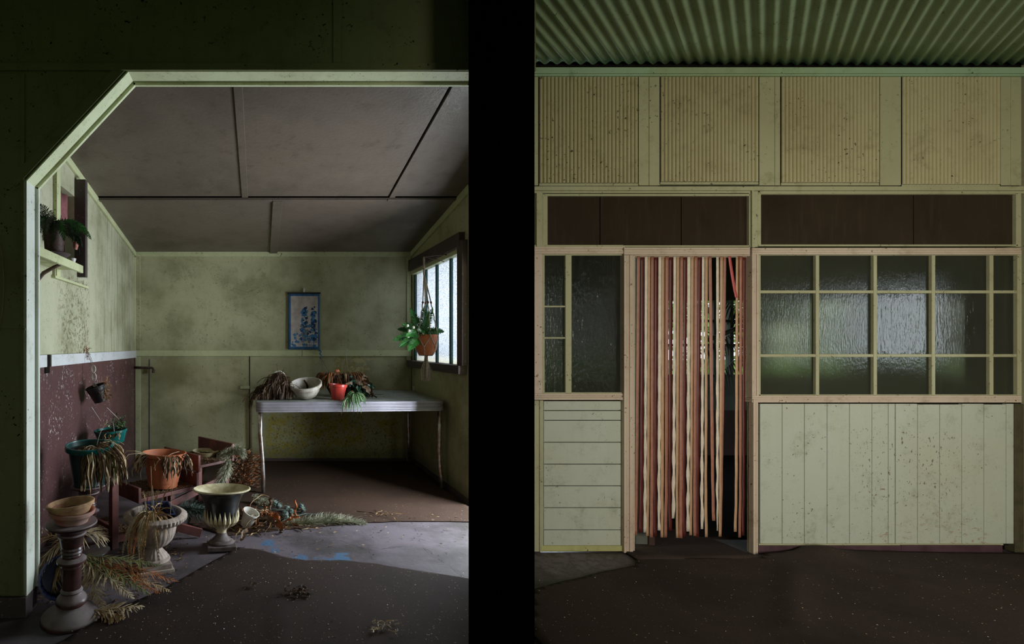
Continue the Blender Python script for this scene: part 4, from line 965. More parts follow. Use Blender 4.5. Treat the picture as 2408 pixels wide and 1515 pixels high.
for (s0, s1, w0, w1, z, seed) in ((.005, .485, .01, .43, .297, 1), (.535, .855, .01, .46, .451, 2), (-.41, -.03, .03, .42, .073, 3)):
    random.seed(seed); m = MB()
    for i in range(420):
        s_, w_ = U(s0, s1), U(w0, w1); r = U(.003, .009); m.blob((s_, w_, z+r*.3), r*U(.7, 1.4), r*U(.7, 1.4), r*.6, 5, 3)
    m.add([(s0, w0, z), (s1, w0, z), (s1, w1, z), (s0, w1, z)], [(0, 1, 2, 3)])
    m.build('gravel_dirt', M['grit'], st, kind='stuff')
random.seed(5)
# terracotta pot with dead leaves
tpot = thing('planter', 'large terracotta plastic planter with dead foliage on the stand\'s middle step', 'planter', (-.748, 3.955, .302), (-.05, .03, 0))
lathed('pot_body', 'terra', tpot, [(.001, 0), (.108, 0), (.112, .006), (.113, .036), (.118, .038), (.119, .046), (.152, .225), (.160, .232), (.168, .236), (.172, .262), (.164, .264), (.150, .225), (.13, .19), (.001, .19)], 48)
m = MB(); m.lathe([(.001, .205), (.142, .20)], 24, close=False); m.build('soil', M['soil'], tpot)
for mt, nn in (('deadbrown', 26), ('straw_pale', 8)):
    m = MB()
    for i in range(nn):
        a = U(-1.5, -.1) if i % 3 else U(-2.9, -2.2); r = .155
        dead(m, (cos(a)*r, sin(a)*r, .262), (cos(a), sin(a), .35), U(.10, .21), U(.010, .026), U(3.5, 6))
    m.build('dead_leaves', M[mt], tpot, kind='stuff')
m = MB()
m.tube([(-.13, -.09, .255), (-.18, -.13, .270), (-.24, -.15, .262), (-.285, -.16, .20), (-.295, -.16, .13)], .0035, 5)
m.tube([(-.12, -.09, .262), (-.20, -.12, .285), (-.26, -.13, .285), (-.28, -.13, .26)], .003, 5)
for i in range(26): m.tube(arc((U(-.11, .12), -.13+U(-.02, .03), .25), (U(-1, 1), U(-.8, .3), U(-.1, .4)), U(.05, .14), U(.5, 3), 6), .0022, 4)
m.build('dead_stems', M['straw_pale'], tpot, kind='stuff')
# cream saucer
sa = thing('saucer', 'shallow cream saucer holding dirt on the stand\'s top step', 'saucer', (-.462, 4.36, .452), (.0, .04, 0))
lathed('dish', 'urn_cream', sa, [(.001, 0), (.08, 0), (.105, .038), (.110, .044), (.104, .044), (.078, .012), (.001, .012)], 36)
m = MB()
for i in range(120): m.blob((U(-.06, .06), U(-.06, .06), .016), U(.004, .010), U(.004, .010), .004, 5, 3)
m.build('dirt', M['soil'], sa, kind='stuff')
# pampas plumes around the stand
def pl(lab, pts, R, nh, hl, mt='pampas', stempts=None, grp=None):
    a = Vector(pts[0]); o = thing('pampas_plume', lab, 'dried plume', a)
    plume('seed_head', mt, o, a, pts, R, nh, hl)
    m = MB(); m.tube(stempts or pts, .004, 5); m.build('stem', M['straw'], o, sub=a); return o
pl('grey green plume drooping over the right end of the stand\'s top step', [P(508, 1078, 4.15), P(530, 1068, 4.15), P(548, 1062, 4.12), P(562, 1056, 4.1), P(572, 1070, 4.08)], .045, 900, .06)
pl('grey green plume hanging down below the stand\'s top step', [P(534, 1078, 4.05), P(536, 1095, 4.0), P(528, 1115, 3.97), P(518, 1132, 3.95), P(512, 1146, 3.95)], .05, 1000, .07)
pl('dark green plume tuft lying between the two urns', [P(412, 1200, 3.9), P(440, 1196, 3.9), P(465, 1200, 3.88), P(485, 1205, 3.86)], .07, 900, .07, 'thistle')
pl('pale plume lying just right of the black urn', [P(592, 1168, 4.5), P(615, 1180, 4.45), P(640, 1190, 4.4), P(660, 1196, 4.38)], .05, 900, .07)
pl('long pale plume lying at the brown sheet\'s edge before the table', [P(668, 1236, 3.95), P(720, 1232, 3.97), P(770, 1228, 4.0), P(810, 1230, 4.0), P(858, 1236, 3.98)], .07, 3600, .05, stempts=[P(560, 1246, 3.87), P(640, 1240, 3.92), P(700, 1236, 3.95), P(850, 1236, 3.98)])
th = thing('dried_thistle', 'dried teal thistle stems with round heads lying beside the plumes', 'dried flower', P(640, 1200, 4.2)); tl2 = Vector(th.location)
for (px, py, Y) in ((646, 1183, 4.35), (655, 1190, 4.3), (675, 1197, 4.25), (684, 1210, 4.18), (671, 1219, 4.12), (708, 1193, 4.3), (712, 1200, 4.22), (672, 1226, 4.05)):
    m = MB(); c = Vector(P(px, py, Y)); c.z = max(.035, c.z); r = .024
    m.blob(c, r, r, r, 10, 7, .15)
    for i in range(60):
        e = Vector((U(-1, 1), U(-1, 1), U(-1, 1))).normalized(); m.ribbon([c+e*r*.8, c+e*r*1.5], [.003, .0008], (U(-1, 1), 1, U(-1, 1)))
    m.build('thistle_head', M['thistle'], th, sub=tl2)
m = MB()
for l in ([(610, 1195, 4.25), (650, 1200, 4.2), (690, 1198, 4.22), (716, 1196, 4.25)], [(664, 1232, 4.0), (690, 1215, 4.1), (720, 1208, 4.15), (760, 1212, 4.15)], [(600, 1192, 4.3), (640, 1196, 4.25), (700, 1208, 4.18), (745, 1216, 4.1)]):
    m.tube([(P(*q)[0], P(*q)[1], max(.018, P(*q)[2])) for q in l], .003, 5)
m.build('stems', M['thistle'], th, sub=tl2)

# ================================================================== URNS
wu = thing('stone_urn', 'pinkish fluted stone urn with rope rim holding a dead plant', 'urn', (-.661, 3.2, 0), (.015, .03, .42))
m = MB(); m.box(-.105, .105, -.105, .105, 0, .022); m.box(-.092, .092, -.092, .092, .022, .052); m.build('plinth', M['stone_urn'], wu, bevel=.004)
lathed('foot', 'stone_urn', wu, [(.001, .05), (.095, .052), (.100, .060), (.095, .070), (.082, .076), (.078, .088), (.060, .105), (.045, .125), (.040, .138), (.001, .14)], 72, lambda a, z: 1+(.04*cos(a*18) if .078 < z < .13 else 0))
lathed('bowl', 'stone_urn', wu, [(.001, .132), (.040, .135), (.056, .140), (.085, .158), (.108, .185), (.122, .215), (.128, .25), (.130, .285), (.134, .292), (.150, .297), (.150, .302)], 120, lambda a, z: 1+(.028*abs(cos(a*12))-.01 if .138 < z < .288 else 0))
lathed('rope_rim', 'stone_urn', wu, [(.150, .297), (.172, .302), (.188, .318), (.190, .336), (.178, .349), (.160, .352), (.148, .346), (.143, .31), (.10, .22), (.001, .22)], 160, lambda a, z: 1+(.045*abs(cos(a*22+z*22)) if .30 < z < .348 else 0), label='rim of twisted rope moulding')
m = MB(); m.lathe([(.001, .300), (.145, .296)], 30, close=False); m.build('soil', M['soil'], wu)
nb = thing('nursery_pot', 'square navy plastic pot tipped inside the stone urn', 'pot', (-.645, 3.22, .300), (.25, .12, .5))
def sqpot(parent, w0, w1, h, mat):
    vs = []; m = MB()
    for (w_, z) in ((w0, 0), (w1, h), (w1+.006, h), (w1+.006, h+.008), (w1-.006, h+.008), (w0-.006, .008)): vs += [(-w_, -w_, z), (w_, -w_, z), (w_, w_, z), (-w_, w_, z)]
    fs = [(i*4+k, i*4+(k+1) % 4, i*4+4+(k+1) % 4, i*4+4+k) for i in range(5) for k in range(4)]+[(3, 2, 1, 0), (20, 21, 22, 23)]
    m.add(vs, fs); return m.build('pot_body', M[mat], parent, bevel=.002)
sqpot(nb, .062, .078, .07, 'navy')
dp = thing('dead_plant', 'straw-coloured dead plant hanging over the stone urn\'s front rim', 'dead plant', (-.66, 3.15, .34)); dl = Vector(dp.location)
random.seed(21)
for k in range(10):
    a = -pi/2+U(-.75, .22); rr_ = U(.155, .185); dz = U(.12, .24); w_ = U(-.03, .03)
    ctl = [Vector((U(-.02, .03), U(-.02, .02), 0)), Vector((cos(a)*rr_*.5, sin(a)*rr_*.5, U(.05, .12))), Vector((cos(a)*rr_, sin(a)*rr_, U(.02, .05))), Vector((cos(a)*rr_*1.12+w_, sin(a)*rr_*1.12, -.07)), Vector((cos(a)*rr_*1.1+w_*1.6, sin(a)*rr_*1.1, -dz))]
    def bez(t, c):
        c = list(c)
        while len(c) > 1: c = [c[q].lerp(c[q+1], t) for q in range(len(c)-1)]
        return c[0]
    frond('dead_frond', ('straw_pale', 'straw', 'rust', 'straw_pale')[k % 4], dp, (0, 0, 0), None, None, 0, 0, .036, .006, 0, 0, .40, .3, .35, jit=.2, up=(U(-.6, .6), -1, .2), path=[bez(t/14, ctl) for t in range(15)])
m = MB()
for i in range(70): m.ribbon(arc((U(-.03, .04), U(-.04, .03), .0), (U(-1, 1), U(-1, .4), U(.5, 1.5)), U(.10, .22), U(1.5, 4.5), 7), [.007]*7+[.001], (U(-1, 1), U(-1, 1), .5))
m.build('dry_blades', M['straw'], dp, kind='stuff')
m = MB()
for (x, l) in ((.00, .30), (.012, .18), (.11, .22)): m.tube(arc((x, 0, .01), (U(-.08, .08), 0, 1), l, U(-.1, .3), 6), .0022, 4)
m.build('dry_stems', M['straw_pale'], dp)

bu = thing('black_urn', 'glossy black urn with cream spiked calyx on a worn square foot', 'urn', (-.262, 3.52, 0), (-.10, .01, .12))
m = MB(); m.box(-.098, .098, -.098, .098, 0, .030); m.build('plinth', M['urn_base'], bu, bevel=.005)
lathed('foot', 'urn_base', bu, [(.001, .029), (.086, .030), (.090, .040), (.082, .050), (.066, .056), (.060, .066), (.046, .076), (.038, .092), (.034, .104), (.001, .106)], 44, label='grey worn foot')
lathed('stem', 'urn_cream', bu, [(.001, .098), (.032, .100), (.034, .118), (.046, .134), (.066, .144), (.076, .150), (.076, .158), (.001, .158)], 44, label='cream stem')
lathed('cup', 'urn_black', bu, [(.06, .152), (.092, .170), (.104, .195), (.108, .225), (.114, .270), (.128, .318), (.152, .362), (.180, .384), (.198, .392), (.1985, .392)], 56, label='glossy black flared cup')
lathed('lip', 'urn_cream', bu, [(.196, .390), (.201, .394), (.201, .400), (.194, .403), (.186, .396), (.150, .372), (.120, .32), (.104, .25), (.09, .19), (.001, .17)], 56, label='cream lip and inside')
m = MB(); nsp = 22
for i in range(nsp):
    a0 = 2*pi*i/nsp; hw = pi/nsp*.94
    def q(a, r, z): return (r*cos(a), r*sin(a), z)
    hh = U(-.006, .006)
    vs = [q(a0-hw, .079, .152), q(a0+hw, .079, .152), q(a0-hw, .110, .180), q(a0+hw, .110, .180), q(a0, .119, .182), q(a0-hw*.8, .116, .208), q(a0+hw*.8, .116, .208), q(a0, .124, .212), q(a0, .119, .262+hh), q(a0-hw*.35, .116, .235), q(a0+hw*.35, .116, .235), q(a0, .088, .150)]
    m.add(vs, [(0, 11, 4, 2), (11, 1, 3, 4), (2, 4, 7, 5), (4, 3, 6, 7), (5, 7, 9), (7, 6, 10), (9, 7, 8), (7, 10, 8)])
m.build('spiked_calyx', M['urn_cream'], bu, label='cream ring of pointed leaves')

# ================================================================== DRY PALM FRONDS, FLOOR ITEMS
random.seed(33)
def pfr(lab, mat, a, d, L, droop, pin, pw, n, side=0, hang=.1, ang=.55, mats=None):
    o = thing('dry_frond', lab, 'palm frond', a); av = Vector(a)
    for k, (mt, dd, LL, si) in enumerate(mats or [(mat, d, L, side)]):
        frond('frond_blade', mt, o, (0, 0, 0), (U(-.02, .02), U(-.02, .02), U(0, .02)), dd, LL, droop, pin, pw, n, si, ang, .5, hang, jit=.25)
    return o
pfr('fading olive and rust palm frond spread on the floor right of the front pedestal', 'straw', (-.99, 2.85, .20), (.8, -.25, .0), .5, .25, .105, .007, 18,
    mats=[('olive', (.75, -.02, .0), .44, -.1), ('straw_pale', (.55, -.30, -.12), .42, 0), ('rust', (.85, -.03, -.10), .54, -.1), ('olive', (.62, -.16, -.12), .46, .1), ('straw', (.85, -.14, -.15), .52, -.1), ('straw_pale', (.35, -.36, -.25), .34, .1), ('rust', (.7, -.2, -.12), .5, 0)])
pfr('tangle of straw-coloured fronds between the pale jamb and front pedestal', 'straw', (-1.06, 2.88, .30), (-.4, -.1, -.3), .4, 1.2, .15, .009, 14,
    mats=[('straw', (-.45, -.1, .2), .34, .1), ('straw_pale', (-.35, -.15, -.1), .34, -.2), ('straw', (-.2, -.2, -.3), .32, 0), ('straw_pale', (.5, .1, .25), .22, 0), ('straw', (-.35, 0, -.35), .36, .2)])
pfr('short frond tips resting on the carpet edge below the larger frond', 'straw', (-.86, 2.62, .03), (.6, -.05, .02), .26, .1, .09, .009, 10,
    mats=[('straw_pale', (.7, -.02, .1), .26, 0), ('straw', (.6, -.25, .05), .20, 0)])
nv = thing('plastic_basket', 'ribbed navy plastic basket tipped behind the front pedestal', 'basket', (-1.115, 2.84, .115), (pi/2-.25, .0, .5))
lathed('basket_body', 'navy', nv, [(.001, .0), (.085, .0), (.098, .03), (.108, .075), (.116, .080), (.116, .088), (.106, .088), (.09, .02), (.001, .012)], 72, lambda a, z: 1+.02*cos(a*24))
random.seed(8)
# broken white bottle / bag, grey pot, brown foliage behind the black urn
wp = thing('broken_pot', 'broken white plastic pot lying behind the black urn', 'pot', (-.105, 3.90, .02), (.25, .35, .2)); wp.scale = (.72, .72, .8)
lathed('pot_body', 'white_plastic', wp, [(.001, 0), (.060, 0), (.082, .13), (.092, .135), (.092, .15), (.084, .15), (.056, .01), (.001, .01)], 28)
gp = thing('grey_jug', 'dull grey round jug lying behind the black urn\'s rim', 'jug', (-.255, 4.45, .09), (1.35, 0, -.9))
lathed('jug_body', 'urn_base', gp, [(.001, -.08), (.05, -.08), (.085, -.04), (.095, .01), (.08, .05), (.045, .075), (.04, .095), (.048, .10), (.036, .10), (.001, .06)], 28)
m = MB(); m.tube([(.06, 0, .06), (.10, 0, .06), (.125, 0, .02), (.10, 0, -.03), (.085, 0, -.04)], .009, 7); m.build('handle', M['urn_base'], gp, smooth=True)
bf = thing('dead_shrub', 'rusty brown dead foliage between the stand and the table leg', 'dead plant', (-.20, 4.9, 0)); 
for mt, nn in (('rust', 500), ('deadbrown', 900)):
    m = MB()
    for i in range(nn):
        a = U(0, 2*pi); r = U(0, .17)*(1 if mt == 'deadbrown' else .9); z = U(.02, .42)*(1-r*1.5)
        p = Vector((cos(a)*r+.05*sin(z*6), sin(a)*r*.8, z)); e = Vector((cos(a), sin(a), U(-.4, .8))).normalized()
        m.ribbon([p, p+e*.02, p+e*.045], [.003, .010, .002], (U(-1, 1), U(-1, 1), U(0, 1)))
    m.build('dry_leaves', M[mt], bf, kind='stuff')
m = MB()
for i in range(16): m.tube(arc((U(-.04, .04), U(-.04, .04), 0), (U(-.5, .5), U(-.4, .4), 1), U(.2, .42), U(-.3, 1.2), 6), .003, 4)
m.build('twigs', M['deadbrown'], bf, kind='stuff')
# leaf drift
lp = tag(bpy.data.objects.new('leaf_heap', None), 'heap of curled brown leaves on the floor right of the black urn', 'leaf heap'); C.objects.link(lp); lp.location = (.05, 3.95, 0)
for mt, nn, (w0, w1), (l0, l1) in (('rust', 26, (.02, .05), (.08, .2)), ('deadbrown', 40, (.01, .04), (.08, .24)), ('straw', 22, (.006, .02), (.1, .3)), ('straw_pale', 10, (.005, .015), (.1, .3))):
    m = MB()
    for i in range(nn):
        x, y = random.gauss(.0, .16), random.gauss(0, .10); z = max(.012, .12*math.exp(-(x+.05)**2/.03)*U(.1, 1))
        dead(m, (x, y, z), (U(-1, 1), U(-1, 1), U(0, .8)), U(l0, l1), U(w0, w1), U(1, 3))
    for k_ in range(len(m.v)): m.v[k_] = (m.v[k_][0], m.v[k_][1], max(.008, m.v[k_][2]))
    m.build('curled_leaves', M[mt], lp, kind='stuff')
ol = thing('dry_leaf', 'single crumpled orange leaf beside the thistle stems', 'leaf', P(640, 1228, 4.02)); 
m = MB(); m.grid(lambda u, v: ((u-.5)*.11+.01*sin(v*8), .02*sin(u*9+v*3)+(v-.5)*.03, (v-.35)*.09+.018*sin(u*11)), 10, 8); m.build('leaf_blade', M['rust'], ol, smooth=True, solid=.001)
sk = thing('stick', 'thin straw-coloured stick lying on the concrete before the long plume', 'stick', FL(745, 1258)); q = Vector(sk.location)
m = MB(); m.tube([Vector(P(722, 1240, 3.93))-q, Vector(P(776, 1268, 3.70))-q], [.004, .006], 6); m.build('stick_shaft', M['straw'], sk)

# ================================================================== ON THE TABLE
random.seed(44)
Zt = zt2+.002
def TP(px, py_unused, Y): return (PX(px, Y), Y, Zt)
rh = thing('dead_root_mass', 'dark brown matted dead roots tumbling off the table\'s left end', 'dead plant', TP(650, 0, 5.08)); ro = Vector(rh.location)
m = MB(); m.blob((.02, 0, .08), .16, .11, .13, 16, 10, .12); m.blob((-.09, -.02, .05), .15, .11, .09, 14, 8, .15); 
for i, v in enumerate(m.v): m.v[i] = (v[0], v[1], max(.001, v[2]))
m.build('root_core', M['soil'], rh, smooth=True)
for mt, nn in (('darkroot', 380), ('deadbrown', 240), ('straw', 16)):
    m = MB()
    for i in range(nn):
        x = U(-.20, .16); y = U(-.11, .06); z = .225*math.exp(-((x-.03)/.15)**2-(y/.13)**2)+.035
        p = arc((x, y, z), (U(-1.0, .35), U(-1, .1), U(-.5, .35)), U(.07, .2), U(1.5, 4), 8)
        for q in p:
            if q.y > -.28 and q.x > -.235: q.z = max(q.z, .004)
        m.ribbon(p, [U(.004, .009)]*4+[U(.004, .012)]*4+[.002], (U(-1, 1), U(-1, 1), U(-1, 1)), .3)
    m.build('roots', M[mt], rh, kind='stuff')
hp = thing('wire_hoop', 'white wire hoop standing in the dead roots on the table', 'wire hoop', P(657, 895, 5.12)); q = Vector(hp.location)
for (cx, cy, rx, ry) in ((656, 893, 17, 20), (662, 897, 12, 10)):
    m = MB(); m.tube([Vector(P(cx-rx*cos(pi*i/12), cy-ry*sin(pi*i/12), 5.14))-q for i in range(13)], .004, 6); m.build('hoop', M['whitewire'], hp, smooth=True)
bw = thing('bowl_planter', 'cream bowl planter tipped towards the viewer on the table', 'bowl', (PX(722, 5.03), 5.03, Zt+.012), (.30, -.13, 0))
lathed('bowl_body', 'bowl', bw, [(.001, -.004), (.050, .0), (.10, .032), (.130, .080), (.142, .120), (.146, .124), (.158, .128), (.160, .156), (.150, .160), (.144, .150), (.132, .10), (.09, .030), (.001, .012)], 52)
m = MB(); m.ribbon([(.03, .10, .05), (.02, .12, .10), (.0, .135, .14)], [.03, .018, .012], (0, -1, .2)); m.build('dirt_streak', M['soil'], bw, label='dark dirt streak inside the bowl')
hb = thing('hanging_basket', 'rust-brown coir hanging basket of dead roots at the table back', 'hanging basket', TP(805, 0, 5.35)); 
m = MB(); m.lathe([(.001, 0), (.10, 0), (.14, .08), (.165, .20), (.155, .225), (.001, .22)], 30, fn=lambda a, z: 1.1+.08*sin(a*5)); m.build('basket_body', M['soil'], hb, smooth=True)
for mt, nn in (('rust', 230), ('deadbrown', 230), ('straw', 70)):
    m = MB()
    for i in range(nn):
        a = U(-pi*1.05, .1); r = U(.08, .19)
        m.ribbon(arc((cos(a)*r*1.15, sin(a)*r*.8, .225+U(-.05, .03)), (cos(a)+U(-.5, .5), sin(a), U(-.2, .6)), U(.05, .16), U(2, 6), 6), [.006, .010, .012, .011, .009, .006, .003], (U(-1, 1), U(-1, 1), U(-1, 1)), .3)
    m.build('coir_roots', M[mt], hb, kind='stuff')
m = MB(); m.blob((-.07, -.10, .265), .028, .02, .018, 10, 6, .1); m.build('orange_bulb', M['terra'], hb, smooth=True)
hg = thing('wire_hanger', 'three wire hanger with blue plastic hook under the scroll', 'hanger', P(752, 826, 6.04)); q = Vector(hg.location)
m = MB()
for (px, py, Y) in ((734, 905, 5.45), (762, 880, 5.4), (775, 876, 5.38)): m.tube([Vector(P(754, 842, 6.0))-q, Vector(P(px, py, Y))-q], .003, 5)
m.build('hanger_wires', M['wire'], hg)
m = MB(); m.tube([Vector(P(*c))-q for c in ((750, 825, 6.08), (752, 823, 6.05), (755, 828, 6.03), (752, 832, 6.03), (756, 837, 6.02), (753, 842, 6.0))], .009, 6); m.build('plastic_hook', M['bluehook'], hg, smooth=True)
wk = thing('wire_hanger', 'thin white wire hanger on the dado rail above the basket', 'hanger', P(813, 823, 6.08)); q = Vector(wk.location)
m = MB(); m.tube([Vector(P(814+3*sin(t), 826-4*cos(t), 6.08))-q for t in [i*.5 for i in range(10)]], .0035, 5)
m.tube([Vector(P(813, 830, 6.08))-q, Vector(P(808, 858, 6.08))-q], .0015, 4); m.tube([Vector(P(814, 830, 6.08))-q, Vector(P(818, 872, 6.0))-q], .0025, 4); m.build('hook_wire', M['whitewire'], wk)
rp = thing('flower_pot', 'small red plastic pot on the table beside the cream bowl', 'pot', (PX(794, 5.0), 5.0, Zt), (.0, .03, 0))
lathed('pot_body', 'redpot', rp, [(.001, 0), (.058, 0), (.080, .125), (.088, .128), (.088, .150), (.082, .150), (.055, .01), (.001, .01)], 36)
sp = thing('spider_plant', 'small pale-edged spider plant spilling over the table\'s front edge', 'plant', (PX(822, 4.84), 4.84, Zt+.02)); 
for mt, nn in (('bladegreen', 60), ('straw_pale', 8)):
    m = MB()
    for i in range(nn):
        a = U(-pi, 0) if i % 3 else U(0, pi)
        L = U(.10, .22)
        c_ = (0, -.02, .0) if i % 2 else (.05, -.0, .05)
        pp = arc(c_, (cos(a), sin(a)*.8-.15, U(.4, 1.2)), L, U(2, 4.6), 8, U(-.3, .3))
        for q in pp:
            if q.y > -.03: q.z = max(q.z, -.015)
        m.ribbon(pp, [.004, .008, .010, .010, .009, .008, .006, .004, .001], (U(-.3, .3), -.4, 1), .3)
    m.build('leaf_blades', M[mt], sp, kind='stuff')
dk = thing('dead_foliage', 'dark green and brown broad leaves slumped between basket and spider plant', 'plant', TP(845, 0, 5.15))
for mt, nn in (('deepleaf', 26), ('deadbrown', 16)):
    m = MB()
    for i in range(nn): dead(m, (U(-.10, .08), U(-.06, .10), U(.03, .16)), (U(-.6, 1), U(-1, .2), U(-.1, .7)), U(.09, .18), U(.03, .06), U(1.5, 3.5))
    for k_ in range(len(m.v)): m.v[k_] = (m.v[k_][0], m.v[k_][1], max(.003, m.v[k_][2]))
    m.build('broad_leaves', M[mt], dk, kind='stuff')
tw = thing('twig', 'short curled twig on the bare right half of the tabletop', 'twig', TP(890, 0, 5.45)); m = MB(); m.tube([(-.06, 0, .006), (-.02, -.01, .010), (.03, .0, .006), (.06, .01, .006)], .003, 5); m.build('twig_shaft', M['deadbrown'], tw)
cp = thing('cup', 'tiny white cup in the far back corner of the table', 'cup', TP(974, 0, 6.0)); lathed('cup_body', 'white_plastic', cp, [(.001, 0), (.016, 0), (.024, .05), (.021, .05), (.001, .01)], 16)

# ================================================================== MACRAME HANGING PLANT
YM = 4.9; sM = YM/F
mp = thing('hanging_planter', 'terracotta pot of green fern hanging in rope macrame by the window', 'hanging plant', P(1002, 812, YM)); ml = Vector(mp.location)
mx = 0.0
r_ = 26*sM; zb = PZ(835, YM)-ml.z; zt3 = PZ(787, YM)-ml.z
lathed('pot_body', 'terra', mp, [(.001, zb), (r_*.62, zb), (r_*.90, zb+.05), (r_*.97, zb+.085), (r_*.99, zb+.092), (r_*.93, zb+.10), (r_*.97, zb+.14), (r_*.98, zt3), (r_*.9, zt3), (r_*.8, zb+.08), (.001, zb+.07)], 40)
m = MB(); m.lathe([(.001, zt3-.03), (r_*.88, zt3-.03)], 24, close=False); m.build('soil', M['soil'], mp)
top = Vector(P(997, 612, YM))-ml
m = MB(); m.tube([top+Vector((0, 0, .03)), top+Vector((.0, 0, -.14))], .010, 8); m.build('rope_neck', M['rope'], mp, smooth=True)
m = MB(); m.tube([top+Vector((0, 0, .03)), (XR-.05-ml.x, top.y+.0, top.z+.055), (XR-.03-ml.x, top.y, top.z+.05)], .005, 6); m.tube([top+Vector((0, 0, .03)), (XR-.05-ml.x, top.y+.02, top.z-.01)], .003, 6)
m.build('bracket_hook', M['pipe'], mp)
for k, a in enumerate((-2.6, -1.5, -.4, 1.4)):
    kn = Vector((r_*1.0*cos(a), r_*1.0*sin(a), zt3-.02)); mid = Vector(((cos(a))*.045, sin(a)*.045, PZ(712, YM)-ml.z))
    m = MB(); p = [top+Vector((0, 0, -.12))]+[(top+Vector((0, 0, -.12))).lerp(mid, i/5) for i in range(1, 6)]
    m.tube(p, .0055, 6)
    p2_ = [mid.lerp(kn, i/14)+Vector((.004*cos(i*2.2), .004*sin(i*2.2), 0)) for i in range(15)]
    m.tube(p2_, .0055, 6)
    low = Vector((0, 0, zb-.005)); b2 = Vector((r_*1.02*cos(a+.55), r_*1.02*sin(a+.55), zb+.075)); b3 = Vector((r_*1.02*cos(a-.55), r_*1.02*sin(a-.55), zb+.075))
    m.tube([kn, b2, Vector((b2.x*.6, b2.y*.6, zb-.004)), low], .0045, 6); m.tube([kn, b3, Vector((b3.x*.6, b3.y*.6, zb-.004)), low], .0045, 6)
    m.build('rope', M['rope'], mp, smooth=True)
    m = MB(); m.blob(mid, .011, .011, .012, 10, 7); m.build('bead', M['bead'], mp, smooth=True)
m = MB()
for i in range(170):
    a = U(0, 2*pi); rr_ = U(0, .014); rb2 = U(.01, .055)
    m.ribbon([(rr_*cos(a), rr_*sin(a), zb), (rr_*1.4*cos(a), rr_*1.4*sin(a), zb-.05), (rb2*cos(a), rb2*sin(a), zb-.14), (rb2*cos(a)*.9, rb2*sin(a)*.9, zb-.235+U(-.02, .02))], .0028, (U(-1, 1), U(-1, 1), 0))
m.build('tassel', M['rope'], mp)
m = MB(); m.tube([(0, 0, zb+.005), (0, 0, zb-.04)], [.012, .016], 8); m.build('rope_knot', M['rope'], mp, smooth=True)
random.seed(51)
base = (-.03, 0, zt3-.02)
for (dx, dy, dz, L, dr, si) in ((-.75, -.2, .75, .30, .8, 0), (-.55, -.15, 1.3, .36, .3, .1), (-1.2, -.1, .35, .36, 1.0, 0), (-1.2, -.4, .0, .34, .9, 0), (-.8, -.6, -.1, .30, 1.3, .1), (.25, -.2, 1.3, .34, .8, .2),
                               (.15, .2, 1.4, .36, .5, -.2), (.7, -.2, .7, .24, 1.4, 0), (-.3, -.7, .8, .24, 1.6, 0), (-.9, .4, .8, .30, 1.0, 0), (.2, -.6, .7, .20, 1.6, 0), (-.6, -.5, .5, .30, 1.4, .2), (.05, -.3, 1.2, .30, .9, -.3)):
    frond('frond', 'fern', mp, (0, 0, 0), base, (dx, dy, dz), L*.85, dr*.8, .058, .0115, 15, si, 1.0, .35, .05, up=(U(-.3, .3), -1, .35))
for (px, py) in ((958, 766), (962, 778), (960, 791), (996, 783), (972, 770), (984, 776)):
    m = MB(); m.blob(Vector(P(px, py, YM-.10))-ml, .015, .015, .015, 9, 6, .12); m.build('pale_bloom', M['white_plastic'], mp, smooth=True)

# ================================================================== SHELF WITH FERN (left wall hatch)
sh = thing('wall_shelf', 'small cream bracket shelf below the hatch on the mouldy wall', 'shelf', (XL, 3.3, 1.93))
m = MB(); m.box(.002, .20, -.45, .45, .02, .048); m.build('shelf_board', M['cream'], sh, bevel=.003)
m = MB(); m.box(.18, .203, -.45, .45, -.005, .05); m.build('front_lip', M['cream'], sh, bevel=.003)
for y in (.12, -.40):
    m = MB(); m.tube([(.008, y, -.15), (.012, y, -.10), (.05, y, -.05), (.12, y, -.01), (.18, y, .015)], [.010, .012, .014, .012, .010], 7); m.build('bracket', M['pipe'], sh, smooth=True)
fp = thing('wicker_pot', 'dark wicker plant pot on a saucer upon the wall shelf', 'pot', (-1.375, 3.42, 1.98))
lathed('basket', 'wicker', fp, [(.001, .02), (.058, .02), (.070, .20), (.074, .21), (.072, .225), (.066, .22), (.05, .04), (.001, .04)], 36, lambda a, z: 1+.012*cos(a*18+z*90))
lathed('saucer', 'darkwood', fp, [(.001, 0), (.07, 0), (.105, .030), (.100, .034), (.068, .010), (.001, .010)], 32)
ff = thing('potted_fern', 'dark fern filling the wicker pot on the wall shelf', 'plant', (-1.375, 3.42, 2.19))
random.seed(61)
for k in range(24):
    a = 2*pi*k/24+U(-.2, .2); frond('frond', 'darkfern' if k % 5 else 'fern', ff, (0, 0, 0), (0, 0, 0), (max(-.25, cos(a)*.8+.25), sin(a), U(.5, 1.3)), U(.2, .32), U(1.6, 3.4), .046, .008, 13, U(-.3, .3), 1, .4, .3, up=(U(-.4, .4), -1, .3))
for (a, b_, c_) in (((.16, -.03, -.10), 'pinkcloth', .03),):
    m = MB(); m.blob((.10, .12, -.10), .02, .02, .03, 8, 6, .2); m.build('pink_bloom', M['terra_pink'], ff, smooth=True)
fg = thing('cup', 'small white cup at the far end of the wall shelf', 'cup', (-1.335, 3.64, 1.98)); lathed('cup_body', 'white_plastic', fg, [(.001, 0), (.018, 0), (.028, .035), (.024, .035), (.001, .01)], 18)

# loose electric wire loop on the dark near wall
m = MB(); m.tube([P(0, 572, YW-.012), P(6, 610, YW-.016), P(9, 660, YW-.012), P(8, 700, YW-.012), P(4, 745, YW-.012), P(-6, 790, YW-.012)], .0016, 5)
tag(m.build('loose_wire', M['straw'], None, smooth=True), 'thin yellowed wire looping down the dark near wall', 'wire')
